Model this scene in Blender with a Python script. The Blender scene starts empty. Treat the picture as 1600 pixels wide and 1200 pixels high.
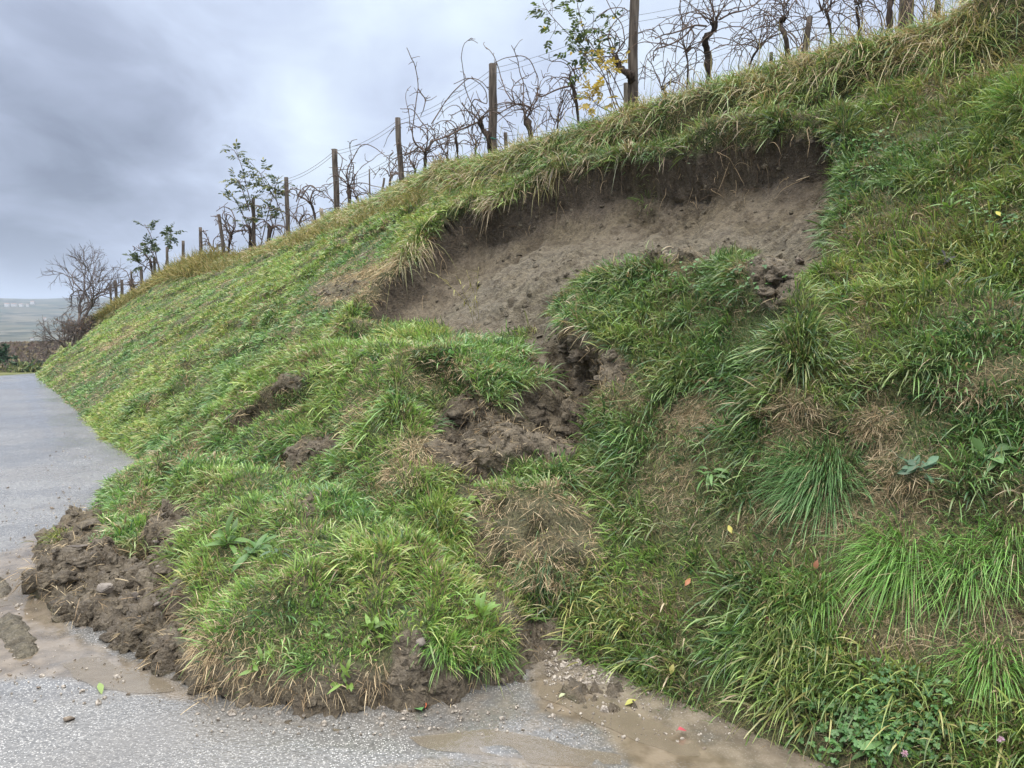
import bpy, math
import numpy as np
from math import radians as R, pi, sin, cos
rng = np.random.default_rng(7)
SC = bpy.context.scene
COL = SC.collection

# ------------------------------------------------------------------ camera, sky, light, exposure
CAMZ, PITCH, FPX = 1.6, math.atan(0.1), 1200.0
cam_d = bpy.data.cameras.new('camera'); cam = bpy.data.objects.new('camera', cam_d); COL.objects.link(cam)
cam.location = (0, 0, CAMZ); cam.rotation_euler = (pi/2 - PITCH, 0, 0)
cam_d.sensor_width = 36; cam_d.lens = 27; cam_d.clip_start = 0.05; cam_d.clip_end = 20000
SC.camera = cam
SC.view_settings.view_transform = 'Standard'; SC.view_settings.look = 'None'
SC.view_settings.exposure = 0.14; SC.view_settings.gamma = 1
SC.view_settings.use_curve_mapping = False
SUN_EL, SUN_AZ = R(58), R(215)          # azimuth measured from +Y clockwise: behind the camera, to its left

F_ = np.array([0, cos(PITCH), -sin(PITCH)]); U_ = np.array([0, sin(PITCH), cos(PITCH)])
CP = np.array([0, 0, CAMZ])
def project(P):
    """world points -> photograph coordinates (used to bake masks while modelling)"""
    Q = P - CP; d = Q @ F_
    d = np.where(np.abs(d) < 1e-4, 1e-4, d)
    return 800 + FPX*Q[..., 0]/d, 600 - FPX*(Q @ U_)/d, d
def ray(px, py):
    return F_ + np.array([(px-800)/FPX, 0, 0]) + (600-py)/FPX*U_
def at_y(px, py, y):
    r = ray(px, py); return CP + r*(y/r[1])
def on_z(px, py, z=0.0):
    r = ray(px, py); return CP + r*((z-CAMZ)/r[2])

def N(nt, typ, **kw):
    n = nt.nodes.new(typ)
    for k, v in kw.items():
        if k.startswith('i_'):
            n.inputs[k[2:].replace('_', ' ')].default_value = v
        else: setattr(n, k, v)
    return n

w = bpy.data.worlds.new('World'); SC.world = w; w.use_nodes = True
nt = w.node_tree; nt.nodes.clear(); L = nt.links.new
out = N(nt, 'ShaderNodeOutputWorld'); bg = N(nt, 'ShaderNodeBackground')
sky = N(nt, 'ShaderNodeTexSky', sky_type='NISHITA', sun_disc=False, sun_elevation=SUN_EL, sun_rotation=SUN_AZ, air_density=1.2, dust_density=3.0)
tc = N(nt, 'ShaderNodeTexCoord')
def vmath(op, a, b=None):
    n = N(nt, 'ShaderNodeVectorMath', operation=op)
    for i, v in enumerate((a, b)):
        if v is None: continue
        if isinstance(v, (tuple, list)): n.inputs[i].default_value = v
        else: L(v, n.inputs[i])
    return n
def fmath(op, a, b=None, c=None, clamp=False):
    n = N(nt, 'ShaderNodeMath', operation=op, use_clamp=clamp)
    for i, v in enumerate((a, b, c)):
        if v is None: continue
        if isinstance(v, (int, float)): n.inputs[i].default_value = v
        else: L(v, n.inputs[i])
    return n.outputs[0]
sep = N(nt, 'ShaderNodeSeparateXYZ'); L(tc.outputs['Generated'], sep.inputs[0])
zc = fmath('MAXIMUM', sep.outputs[2], 0.0)
den = fmath('ADD', zc, 0.42)
comb = N(nt, 'ShaderNodeCombineXYZ')
L(fmath('DIVIDE', sep.outputs[0], den), comb.inputs[0]); L(fmath('DIVIDE', sep.outputs[1], den), comb.inputs[1]); L(fmath('MULTIPLY', zc, 1.2), comb.inputs[2])
noi = N(nt, 'ShaderNodeTexNoise', i_Scale=1.35, i_Detail=5.0, i_Roughness=0.5, i_Distortion=0.25)
mp = N(nt, 'ShaderNodeMapping'); mp.inputs['Location'].default_value = (3.1, 1.4, 0.2); mp.inputs['Scale'].default_value = (1.0, 0.8, 1)
L(comb.outputs[0], mp.inputs[0]); L(mp.outputs[0], noi.inputs['Vector'])
noi2 = N(nt, 'ShaderNodeTexNoise', i_Scale=5.0, i_Detail=6.0, i_Roughness=0.5, i_Distortion=0.4)
L(mp.outputs[0], noi2.inputs['Vector'])
nsum = fmath('ADD', fmath('MULTIPLY', noi.outputs[0], 0.9), fmath('MULTIPLY', noi2.outputs[0], 0.52))
def lobe(px, py, k, amp):
    r = ray(px, py); r = r/np.linalg.norm(r)
    d = vmath('DOT_PRODUCT', tc.outputs['Generated'], tuple(r)).outputs['Value']
    e = fmath('MULTIPLY', fmath('SUBTRACT', d, 1.0), k)      # k/(2 sigma^2)
    return fmath('MULTIPLY', fmath('EXPONENT', e), amp)
tot = fmath('SUBTRACT', nsum, 0.15)
for a in [(490, 205, 900, 0.26), (40, 250, 60, -0.34), (150, 120, 120, -0.08), (330, 330, 300, 0.10), (280, 230, 100, -0.12), (930, 40, 12, 0.20), (100, 40, 60, 0.10), (250, 340, 160, 0.08), (40, 430, 130, -0.04), (380, 20, 60, 0.03)]:
    tot = fmath('ADD', tot, lobe(*a))
ramp = N(nt, 'ShaderNodeValToRGB'); L(tot, ramp.inputs[0])
cr = ramp.color_ramp; cr.elements[0].position = 0.24; cr.elements[0].color = (0.17, 0.20, 0.28, 1)
cr.elements[1].position = 0.86; cr.elements[1].color = (0.80, 0.91, 1.0, 1)
e = cr.elements.new(0.44); e.color = (0.35, 0.40, 0.53, 1)
e = cr.elements.new(0.62); e.color = (0.57, 0.65, 0.82, 1)
# an overcast sky is brightest overhead
zen = fmath('MINIMUM', fmath('MULTIPLY', fmath('MAXIMUM', fmath('SUBTRACT', zc, 0.36), 0.0), 2.2), 1.0)
side = fmath('MULTIPLY', sep.outputs[1], -1.0, clamp=True)      # brighter behind the camera where the veiled sun is
gain = fmath('ADD', 1.0, fmath('ADD', fmath('MULTIPLY', zen, 4.9), fmath('MULTIPLY', side, 0.8)))
warm = N(nt, 'ShaderNodeMix', data_type='RGBA'); L(fmath('MULTIPLY', zen, 1.0, clamp=True), warm.inputs['Factor'])
L(ramp.outputs[0], warm.inputs['A']); warm.inputs['B'].default_value = (0.70, 0.70, 0.70, 1)
mul = vmath('SCALE', warm.outputs['Result']); L(gain, mul.inputs['Scale'])
ns_ = vmath('SCALE', sky.outputs[0]); ns_.inputs['Scale'].default_value = 0.006
add = vmath('ADD', mul.outputs[0], ns_.outputs[0])
L(add.outputs[0], bg.inputs[0]); bg.inputs[1].default_value = 1.0
L(bg.outputs[0], out.inputs[0])

sd_ = bpy.data.lights.new('sun', 'SUN'); sd_.energy = 1.8; sd_.angle = R(18); sd_.color = (1, 0.95, 0.86)
sun = bpy.data.objects.new('sun', sd_); COL.objects.link(sun)
sun.rotation_euler = (pi/2 - SUN_EL, 0, pi - SUN_AZ)

# ------------------------------------------------------------------ numeric helpers
def _h(ix, iy, iz, seed):
    n = (ix.astype(np.int64)*374761393 + iy.astype(np.int64)*668265263 + iz.astype(np.int64)*2147483647 + seed*1274126177) & 0xffffffff
    n = ((n ^ (n >> 13))*1274126177) & 0xffffffff
    n = ((n ^ (n >> 16))*2246822519) & 0xffffffff
    return ((n ^ (n >> 15)) & 0xffffff)/float(0xffffff)
def vn(P, sc, seed=0):
    Q = P*sc; I = np.floor(Q).astype(np.int64); f = Q - I; f = f*f*f*(f*(f*6-15)+10)
    x, y, z = I[..., 0], I[..., 1], I[..., 2]; fx, fy, fz = f[..., 0], f[..., 1], f[..., 2]
    r = 0
    for dx in (0, 1):
        for dy in (0, 1):
            for dz in (0, 1):
                wgt = (fx if dx else 1-fx)*(fy if dy else 1-fy)*(fz if dz else 1-fz)
                r = r + wgt*_h(x+dx, y+dy, z+dz, seed)
    return r*2-1
def fbm(P, sc, octv=4, seed=0, gain=0.5):
    r = 0; a = 1; t = 0
    for k in range(octv):
        r = r + a*vn(P + k*17.3, sc*(2.03**k), seed+k); t += a; a *= gain
    return r/t
def ss(a, b, x):
    t = np.clip((x-a)/(b-a), 0, 1); return t*t*(3-2*t)
def sdpoly(X, Y, poly):
    """signed distance, positive inside"""
    poly = np.asarray(poly, float); n = len(poly)
    d = np.full(X.shape, 1e18); ins = np.zeros(X.shape, bool)
    for i in range(n):
        ax, ay = poly[i]; bx, by = poly[(i+1) % n]
        ex, ey = bx-ax, by-ay
        t = np.clip(((X-ax)*ex+(Y-ay)*ey)/(ex*ex+ey*ey+1e-12), 0, 1)
        dd = (X-ax-t*ex)**2+(Y-ay-t*ey)**2; d = np.minimum(d, dd)
        c = ((ay > Y) != (by > Y)) & (X < (bx-ax)*(Y-ay)/((by-ay) if abs(by-ay) > 1e-9 else 1e-9)+ax)
        ins ^= c
    return np.where(ins, 1, -1)*np.sqrt(d)
def catmull(pts, m):
    """resample a list of points, m per span"""
    p = np.asarray(pts, float); p = np.vstack([2*p[0]-p[1], p, 2*p[-1]-p[-2]]); o = []
    for i in range(1, len(p)-2):
        for k in range(m):
            t = k/m
            o.append(0.5*((2*p[i])+(-p[i-1]+p[i+1])*t+(2*p[i-1]-5*p[i]+4*p[i+1]-p[i+2])*t*t+(-p[i-1]+3*p[i]-3*p[i+1]+p[i+2])*t**3))
    o.append(p[-2]); return np.array(o)
def norm(v): return v/(np.linalg.norm(v, axis=-1, keepdims=True)+1e-12)

def tag(o, label=None, cat=None, group=None, kind=None):
    if label: o['label'] = label
    if cat: o['category'] = cat
    if group: o['group'] = group
    if kind: o['kind'] = kind
    return o
def empty(name, loc, label, cat, group=None):
    o = bpy.data.objects.new(name, None); COL.objects.link(o); o.location = tuple(loc); o.empty_display_size = 0.1
    return tag(o, label, cat, group)
def mesh_np(name, V, loops, sizes, mat, parent=None, smooth=True, attrs=None, org=None):
    """one mesh object from flat arrays; attrs: dict name -> (n,3) colour or (n,) float per vertex"""
    me = bpy.data.meshes.new(name); V = np.asarray(V, np.float32)
    if org is not None: V = V - np.asarray(org, np.float32)
    me.vertices.add(len(V)); me.vertices.foreach_set('co', V.ravel())
    loops = np.asarray(loops, np.int32).ravel(); sizes = np.asarray(sizes, np.int32)
    me.loops.add(len(loops)); me.loops.foreach_set('vertex_index', loops)
    me.polygons.add(len(sizes)); st = np.concatenate([[0], np.cumsum(sizes)[:-1]]).astype(np.int32)
    me.polygons.foreach_set('loop_start', st)
    try: me.polygons.foreach_set('loop_total', sizes)
    except Exception: pass
    me.polygons.foreach_set('use_smooth', np.full(len(sizes), smooth))
    for k, a in (attrs or {}).items():
        a = np.asarray(a, np.float32)
        if a.ndim == 1:
            at = me.attributes.new(k, 'FLOAT', 'POINT'); at.data.foreach_set('value', a)
        else:
            at = me.attributes.new(k, 'FLOAT_COLOR', 'POINT')
            at.data.foreach_set('color', np.hstack([a, np.ones((len(a), 1), np.float32)]).ravel())
    me.update(calc_edges=True); me.validate()
    if mat: me.materials.append(mat)
    o = bpy.data.objects.new(name, me); COL.objects.link(o)
    if org is not None and parent is None: o.location = tuple(org)
    if parent is not None: o.parent = parent
    return o
class MB:
    """collects tubes, leaves, lumps in world space"""
    def __init__(s): s.V = []; s.F = []; s.n = 0; s.C = []
    def add(s, V, F, c=None):
        V = np.asarray(V, float); s.V.append(V)
        for f in F: s.F.append([i+s.n for i in f])
        s.n += len(V); s.C.append(np.tile(c if c is not None else (1, 1, 1), (len(V), 1)))
    def tube(s, pts, rad, k=6, c=None, jit=0.0):
        pts = np.asarray(pts, float); n = len(pts); rad = np.broadcast_to(rad, (n,))
        T = norm(np.gradient(pts, axis=0)); ref = np.array([0.31, 0.22, 0.93])
        A = norm(np.cross(T, np.where(np.abs(T @ ref)[:, None] > .95, np.array([1., 0, 0]), ref))); B = np.cross(T, A)
        ang = np.arange(k)*2*pi/k
        rr = rad[:, None]*(1+jit*(rng.random((n, k))*2-1))
        V = pts[:, None, :] + rr[..., None]*(np.cos(ang)[None, :, None]*A[:, None, :]+np.sin(ang)[None, :, None]*B[:, None, :])
        F = [[i*k+j, i*k+(j+1) % k, (i+1)*k+(j+1) % k, (i+1)*k+j] for i in range(n-1) for j in range(k)]
        F.append(list(range(k))[::-1]); F.append([(n-1)*k+j for j in range(k)])
        s.add(V.reshape(-1, 3), F, c)
    def leaf(s, p, d, nrm, ln, wd, bend=0.2, c=None, m=4, prof=None, fold=0.15):
        d = np.asarray(d, float); d = d/np.linalg.norm(d); side = np.cross(d, nrm); side /= np.linalg.norm(side)+1e-9
        up = np.cross(side, d); V = []; F = []
        prof = prof or [0.25, 0.85, 1.0, 0.7, 0.05]
        m = len(prof)-1
        for i in range(m+1):
            t = i/m; q = p + d*ln*t - up*bend*ln*t*t
            h = wd/2*prof[i]
            V += [q-side*h+up*h*fold*2, q, q+side*h+up*h*fold*2]
        for i in range(m):
            a = i*3; F += [[a, a+1, a+4, a+3], [a+1, a+2, a+5, a+4]]
        s.add(V, F, c)
    def lump(s, p, r, flat=1.0, seed=0, c=None, rough=0.3, lat=5, lon=8):
        V = []; F = []
        for i in range(lat+1):
            th = pi*i/lat
            for j in range(lon):
                ph = 2*pi*j/lon; V.append([sin(th)*cos(ph), sin(th)*sin(ph), cos(th)*flat])
        V = np.array(V)
        r3 = np.asarray(r, float)
        nz = vn(V*1.3+seed*3.7, 1.7, seed)
        V = V*(1+rough*nz[:, None])*r3 + np.asarray(p)
        for i in range(lat):
            for j in range(lon):
                F.append([i*lon+j, i*lon+(j+1) % lon, (i+1)*lon+(j+1) % lon, (i+1)*lon+j][::-1])
        s.add(V, F, c)
    def build(s, name, mat, parent=None, org=None, smooth=True):
        V = np.vstack(s.V)
        if org is None: org = V.mean(0) if parent is None else np.array(parent.location)
        loops = [i for f in s.F for i in f]; sizes = [len(f) for f in s.F]
        return mesh_np(name, V, loops, sizes, mat, parent, smooth, {'tint': np.vstack(s.C)}, org)

# ------------------------------------------------------------------ materials
def new_mat(name):
    m = bpy.data.materials.new(name); m.use_nodes = True; t = m.node_tree; t.nodes.clear()
    o = N(t, 'ShaderNodeOutputMaterial'); return m, t, o
def mixc(t, fac, a, b, blend='MIX'):
    n = N(t, 'ShaderNodeMix', data_type='RGBA', blend_type=blend)
    for s_, v in (('Factor', fac), ('A', a), ('B', b)):
        if isinstance(v, (int, float)): n.inputs[s_].default_value = v
        elif isinstance(v, tuple): n.inputs[s_].default_value = v if len(v) == 4 else v+(1,)
        else: t.links.new(v, n.inputs[s_])
    return n.outputs['Result']
def tex(t, typ, scale, **kw):
    n = N(t, typ, **kw); n.inputs['Scale'].default_value = scale
    g = N(t, 'ShaderNodeNewGeometry'); t.links.new(g.outputs['Position'], n.inputs['Vector']); return n
def mr(t, v, a, b, c=0.0, d=1.0):
    n = N(t, 'ShaderNodeMapRange', interpolation_type='SMOOTHSTEP'); t.links.new(v, n.inputs[0])
    for i, x in enumerate((a, b, c, d)): n.inputs[i+1].default_value = x
    return n.outputs[0]
def mth(t, op, a, b=0.0):
    n = N(t, 'ShaderNodeMath', operation=op)
    for i, v in enumerate((a, b)):
        if isinstance(v, (int, float)): n.inputs[i].default_value = v
        else: t.links.new(v, n.inputs[i])
    return n.outputs[0]
def attr(t, name):
    n = N(t, 'ShaderNodeAttribute'); n.attribute_name = name; return n

def mat_blade(name, rough=0.5, transl=0.35, spec=0.35):
    m, t, o = new_mat(name); a = attr(t, 'tint')
    p = N(t, 'ShaderNodeBsdfPrincipled'); p.inputs['Roughness'].default_value = rough
    p.inputs['Specular IOR Level'].default_value = spec
    tr = N(t, 'ShaderNodeBsdfTranslucent'); mx = N(t, 'ShaderNodeMixShader'); mx.inputs[0].default_value = transl
    t.links.new(a.outputs[0], p.inputs['Base Color'])
    t.links.new(mixc(t, 1.0, a.outputs[0], (1.3, 1.25, 0.8, 1), 'MULTIPLY'), tr.inputs[0])
    t.links.new(p.outputs[0], mx.inputs[1]); t.links.new(tr.outputs[0], mx.inputs[2]); t.links.new(mx.outputs[0], o.inputs[0])
    return m
M_grass = mat_blade('grass_blades', 0.36, 0.24, 0.5); M_leaf = mat_blade('leaf_green', 0.4, 0.3, 0.4)
M_straw = mat_blade('dry_grass', 0.7, 0.15, 0.15)

def mat_soil(name='soil'):
    m, t, o = new_mat(name); p = N(t, 'ShaderNodeBsdfPrincipled')
    so = attr(t, 'soil').outputs['Fac']; we = attr(t, 'wet').outputs['Fac']; tops_shade = attr(t, 'topsoil_shade').outputs['Fac']; pale = attr(t, 'pale').outputs['Fac']
    n1 = tex(t, 'ShaderNodeTexNoise', 2.2, i_Detail=6.0); n2 = tex(t, 'ShaderNodeTexNoise', 28, i_Detail=8.0, i_Roughness=0.65)
    n3 = tex(t, 'ShaderNodeTexVoronoi', 60); n4 = tex(t, 'ShaderNodeTexNoise', 140, i_Detail=4.0)
    # soil: grey-brown clay with paler crumbs
    c = mixc(t, mr(t, n2.outputs[0], .32, .68), (0.050, 0.039, 0.023), (0.130, 0.103, 0.064))
    c = mixc(t, mr(t, n1.outputs[0], .35, .65), c, mixc(t, 0.35, c, (0.18, 0.148, 0.112)))
    c = mixc(t, mth(t, 'MULTIPLY', pale, 0.75), c, mixc(t, mr(t, n2.outputs[0], .3, .7), (0.056, 0.050, 0.034), (0.138, 0.122, 0.085)))
    mps = N(t, 'ShaderNodeMapping'); mps.inputs['Scale'].default_value = (9, 9, 1.5); gs = N(t, 'ShaderNodeNewGeometry'); t.links.new(gs.outputs['Position'], mps.inputs[0])
    ns2 = N(t, 'ShaderNodeTexNoise', i_Scale=1.0, i_Detail=6.0, i_Roughness=0.6); t.links.new(mps.outputs[0], ns2.inputs['Vector'])
    c = mixc(t, mth(t, 'MULTIPLY', mr(t, ns2.outputs[0], .46, .60), 0.7), c, mixc(t, 1.0, c, (0.52, 0.48, 0.44), 'MULTIPLY'))
    c = mixc(t, mth(t, 'MULTIPLY', tops_shade, 0.8), c, mixc(t, mr(t, n2.outputs[0], .3, .7), (0.028, 0.021, 0.015), (0.075, 0.055, 0.038)))  # humus tone plus overhang shade, painted into the soil colour
    st = mth(t, 'MULTIPLY', mr(t, n4.outputs[0], .60, .68), 0.45)
    c = mixc(t, st, c, (0.28, 0.245, 0.20))
    # thatch under the grass: dead straw, litter and green moss
    v = mixc(t, mr(t, n2.outputs[0], .35, .65), (0.030, 0.034, 0.013), (0.11, 0.10, 0.045))
    v = mixc(t, mr(t, n1.outputs[0], .42, .62), v, (0.045, 0.062, 0.018))
    v = mixc(t, mr(t, n4.outputs[0], .42, .56), mixc(t, 1.0, v, (0.45, 0.45, 0.42), 'MULTIPLY'), mixc(t, 1.0, v, (1.35, 1.3, 1.2), 'MULTIPLY'))
    far = N(t, 'ShaderNodeCameraData')
    c = mixc(t, so, v, c)
    c = mixc(t, mth(t, 'MULTIPLY', we, 0.45), c, mixc(t, 1.0, c, (0.6, 0.56, 0.52), 'MULTIPLY'))
    t.links.new(c, p.inputs['Base Color'])
    r = mth(t, 'SUBTRACT', 0.85, mth(t, 'MULTIPLY', we, 0.42)); t.links.new(r, p.inputs['Roughness'])
    p.inputs['Specular IOR Level'].default_value = 0.35
    b = N(t, 'ShaderNodeBump'); b.inputs['Strength'].default_value = 0.85; b.inputs['Distance'].default_value = 0.03
    hsum = mth(t, 'ADD', n2.outputs[0], mth(t, 'MULTIPLY', n3.outputs[0], -0.35)); hsum = mth(t, 'ADD', hsum, mth(t, 'MULTIPLY', n4.outputs[0], 0.3))
    t.links.new(hsum, b.inputs['Height']); t.links.new(b.outputs[0], p.inputs['Normal'])
    t.links.new(p.outputs[0], o.inputs[0]); return m
M_soil = mat_soil()

def mat_simple(name, c1, c2, scale=20, rough=0.8, bump=0.3, dist=0.01, spec=0.3, stretch=None, det=6.0):
    m, t, o = new_mat(name); p = N(t, 'ShaderNodeBsdfPrincipled')
    n1 = N(t, 'ShaderNodeTexNoise', i_Detail=det); n1.inputs['Scale'].default_value = scale
    g = N(t, 'ShaderNodeNewGeometry')
    if stretch:
        mpp = N(t, 'ShaderNodeMapping'); mpp.inputs['Scale'].default_value = stretch
        t.links.new(g.outputs['Position'], mpp.inputs[0]); t.links.new(mpp.outputs[0], n1.inputs['Vector'])
    else: t.links.new(g.outputs['Position'], n1.inputs['Vector'])
    t.links.new(mixc(t, mr(t, n1.outputs[0], .35, .65), c1, c2), p.inputs['Base Color'])
    p.inputs['Roughness'].default_value = rough; p.inputs['Specular IOR Level'].default_value = spec
    b = N(t, 'ShaderNodeBump'); b.inputs['Strength'].default_value = bump; b.inputs['Distance'].default_value = dist
    t.links.new(n1.outputs[0], b.inputs['Height']); t.links.new(b.outputs[0], p.inputs['Normal'])
    t.links.new(p.outputs[0], o.inputs[0]); return m
M_post = mat_simple('weathered_wood', (0.040, 0.031, 0.025), (0.115, 0.094, 0.076), 30, 0.85, 0.6, 0.01, 0.2, (1, 1, 0.12))
M_postpale = mat_simple('pale_wood', (0.16, 0.13, 0.10), (0.30, 0.26, 0.21), 30, 0.85, 0.6, 0.01, 0.2, (1, 1, 0.12))
M_bark = mat_simple('vine_bark', (0.018, 0.014, 0.012), (0.06, 0.045, 0.036), 40, 0.9, 0.8, 0.01, 0.1, (1, 1, 0.3))
M_cane = mat_simple('cane_bark', (0.05, 0.033, 0.026), (0.12, 0.08, 0.058), 30, 0.75, 0.2, 0.004)
M_bark2 = mat_simple('tree_bark', (0.07, 0.058, 0.05), (0.15, 0.125, 0.11), 20, 0.9, 0.5, 0.01)
M_wire = mat_simple('wire_metal', (0.05, 0.05, 0.055), (0.10, 0.10, 0.11), 30, 0.5, 0.0)
M_stone = mat_simple('field_stone', (0.09, 0.074, 0.06), (0.20, 0.17, 0.14), 14, 0.6, 0.5, 0.006, 0.4)
M_clod = mat_simple('mud_clod', (0.07, 0.052, 0.038), (0.17, 0.135, 0.1), 30, 0.7, 0.8, 0.01, 0.35)
M_grit = mat_simple('grit', (0.10, 0.08, 0.06), (0.33, 0.29, 0.24), 90, 0.6, 0.3, 0.004, 0.4)
M_tie = mat_simple('green_twine', (0.03, 0.22, 0.16), (0.05, 0.3, 0.22), 30, 0.6, 0.1)
M_wall = mat_simple('house_plaster', (0.36, 0.35, 0.34), (0.45, 0.44, 0.42), 0.5, 0.9, 0.0)
M_roof = mat_simple('roof_tiles', (0.25, 0.13, 0.09), (0.35, 0.2, 0.14), 0.5, 0.9, 0.0)

def mat_road():
    m, t, o = new_mat('wet_asphalt'); p = N(t, 'ShaderNodeBsdfPrincipled')
    mud = attr(t, 'mud').outputs['Fac']; film = attr(t, 'film').outputs['Fac']
    v1 = tex(t, 'ShaderNodeTexVoronoi', 100); v2 = tex(t, 'ShaderNodeTexVoronoi', 150); n1 = tex(t, 'ShaderNodeTexNoise', 1.3, i_Detail=5.0)
    n2 = tex(t, 'ShaderNodeTexNoise', 50, i_Detail=4.0); n3 = tex(t, 'ShaderNodeTexNoise', 9, i_Detail=6.0)
    c = mixc(t, mr(t, n2.outputs[0], .3, .7), (0.078, 0.076, 0.071), (0.142, 0.137, 0.129))
    sp = N(t, 'ShaderNodeSeparateColor'); t.links.new(v1.outputs['Color'], sp.inputs[0])
    stone = mth(t, 'MULTIPLY', mr(t, v1.outputs['Distance'], .46, .28), mr(t, sp.outputs[0], .42, .6))
    stc = mixc(t, sp.outputs[1], (0.15, 0.145, 0.135), (0.32, 0.305, 0.28))
    c = mixc(t, stone, c, stc)
    sp2 = N(t, 'ShaderNodeSeparateColor'); t.links.new(v2.outputs['Color'], sp2.inputs[0])
    st2 = mth(t, 'MULTIPLY', mr(t, v2.outputs['Distance'], .5, .3), mr(t, sp2.outputs[0], .7, .8))
    c = mixc(t, st2, c, (0.40, 0.39, 0.37))
    c = mixc(t, mth(t, 'MULTIPLY', mr(t, n1.outputs[0], .42, .62), 0.45), c, (0.11, 0.10, 0.088))
    n5 = tex(t, 'ShaderNodeTexNoise', 0.6, i_Detail=6.0, i_Roughness=0.65); damp = mr(t, n5.outputs[0], .44, .56)
    c = mixc(t, mth(t, 'MULTIPLY', damp, 0.3), c, (0.07, 0.07, 0.07))
    mc = mixc(t, mr(t, n3.outputs[0], .35, .65), (0.085, 0.066, 0.044), (0.165, 0.132, 0.094))
    mf = mth(t, 'MULTIPLY', mud, mr(t, mth(t, 'ADD', mth(t, 'ADD', n3.outputs[0], mth(t, 'MULTIPLY', n2.outputs[0], .35)), mth(t, 'MULTIPLY', mud, 0.75)), .78, 1.22))
    c = mixc(t, mf, c, mc)
    t.links.new(c, p.inputs['Base Color'])
    r = mth(t, 'SUBTRACT', mth(t, 'SUBTRACT', mth(t, 'ADD', 0.20, mth(t, 'MULTIPLY', n3.outputs[0], 0.22)), mth(t, 'MULTIPLY', damp, 0.12)), mth(t, 'MULTIPLY', film, 0.22))
    t.links.new(r, p.inputs['Roughness']); p.inputs['Specular IOR Level'].default_value = 0.6
    b = N(t, 'ShaderNodeBump'); b.inputs['Distance'].default_value = 0.006
    t.links.new(mth(t, 'SUBTRACT', 0.34, mth(t, 'MULTIPLY', film, 0.29)), b.inputs['Strength'])
    t.links.new(mth(t, 'ADD', mth(t, 'MULTIPLY', v1.outputs['Distance'], -0.9), n2.outputs[0]), b.inputs['Height'])
    t.links.new(b.outputs[0], p.inputs['Normal']); t.links.new(p.outputs[0], o.inputs[0]); return m
M_road = mat_road()
def mat_water(name, col, rough=0.06, alpha=0.55, wave=30):
    m, t, o = new_mat(name)
    d = N(t, 'ShaderNodeBsdfPrincipled'); d.inputs['Base Color'].default_value = col+(1,); d.inputs['Roughness'].default_value = rough
    d.inputs['Specular IOR Level'].default_value = 0.6
    n1 = tex(t, 'ShaderNodeTexNoise', wave, i_Detail=3.0, i_Distortion=0.6); b = N(t, 'ShaderNodeBump'); b.inputs['Strength'].default_value = 0.12; b.inputs['Distance'].default_value = 0.01
    t.links.new(n1.outputs[0], b.inputs['Height']); t.links.new(b.outputs[0], d.inputs['Normal'])
    d.inputs['Alpha'].default_value = alpha
    t.links.new(d.outputs[0], o.inputs[0]); return m
M_mudwater = mat_water('muddy_water', (0.17, 0.14, 0.10), 0.04, 0.55)

def mat_land():
    m, t, o = new_mat('valley_land'); p = N(t, 'ShaderNodeBsdfPrincipled')
    n1 = tex(t, 'ShaderNodeTexNoise', 0.02, i_Detail=8.0, i_Roughness=0.6); n2 = tex(t, 'ShaderNodeTexNoise', 0.006, i_Detail=4.0); vo = tex(t, 'ShaderNodeTexVoronoi', 0.012)
    c = mixc(t, mr(t, n1.outputs[0], .42, .6), (0.01, 0.02, 0.012), (0.11, 0.10, 0.07))
    c = mixc(t, mr(t, n2.outputs[0], .45, .6), c, mixc(t, mr(t, vo.outputs['Distance'], .2, .7), (0.08, 0.075, 0.05), (0.03, 0.045, 0.03)))
    g = attr(t, 'near').outputs['Fac']
    n3 = tex(t, 'ShaderNodeTexNoise', 3.0, i_Detail=6.0)
    c2 = mixc(t, mr(t, n3.outputs[0], .4, .6), (0.06, 0.08, 0.025), (0.14, 0.13, 0.06))
    c = mixc(t, g, c, c2)
    br = attr(t, 'brown').outputs['Fac']
    c = mixc(t, br, c, mixc(t, mr(t, n3.outputs[0], .4, .6), (0.07, 0.045, 0.035), (0.16, 0.105, 0.075)))
    t.links.new(c, p.inputs['Base Color']); p.inputs['Roughness'].default_value = 0.95; p.inputs['Specular IOR Level'].default_value = 0.1
    t.links.new(p.outputs[0], o.inputs[0]); return m
M_land = mat_land()

# ------------------------------------------------------------------ bank: toe and crest curves, lofted and then deformed
def C_(px, py, y): return tuple(at_y(px, py, y))
pairs = [((7, -3.5, 0), (11, 0.4, 4.3)), ((5, -1.5, 0), (9, 2.2, 4.25)), ((3, 0.5, 0), (6.5, 4.1, 4.15)), ((1.75, 1.85, 0), (4.95, 5.45, 4.1)),
    ((0.95, 2.65, 0), C_(1480, 50, 6.6)), ((0.0, 3.7, 0), C_(1300, 105, 7.4)), ((-1.5, 5.3, 0), C_(1000, 190, 8.8)), ((-2.8, 6.7, 0), C_(770, 250, 10.6)),
    ((-4.0, 8.0, 0), C_(690, 280, 12.2)), ((-5.5, 10.0, 0), C_(625, 308, 14.0)), ((-8.0, 13.5, 0), C_(523, 350, 17.5)), ((-10.0, 16.3, 0), C_(447, 380, 20.5)),
    ((-11.4, 18.3, -0.02), C_(395, 400, 23)), ((-13.4, 21.6, -0.25), C_(313, 412, 26.5)), ((-15.6, 25.2, -0.65), C_(270, 432, 30)), ((-21.6, 35.0, -2.2), C_(200, 470, 36)),
    ((-26.2, 42.3, -3.4), C_(150, 503, 43)), ((-33.5, 54, -5.2), C_(110, 533, 56)), ((-44, 71.5, -8), C_(78, 562, 75))]
K = 40
TO = catmull([p[0] for p in pairs], K); CR = catmull([p[1] for p in pairs], K)
mid = 0.5*(TO+CR); seg = np.linalg.norm(np.diff(mid, axis=0), axis=1)
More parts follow.
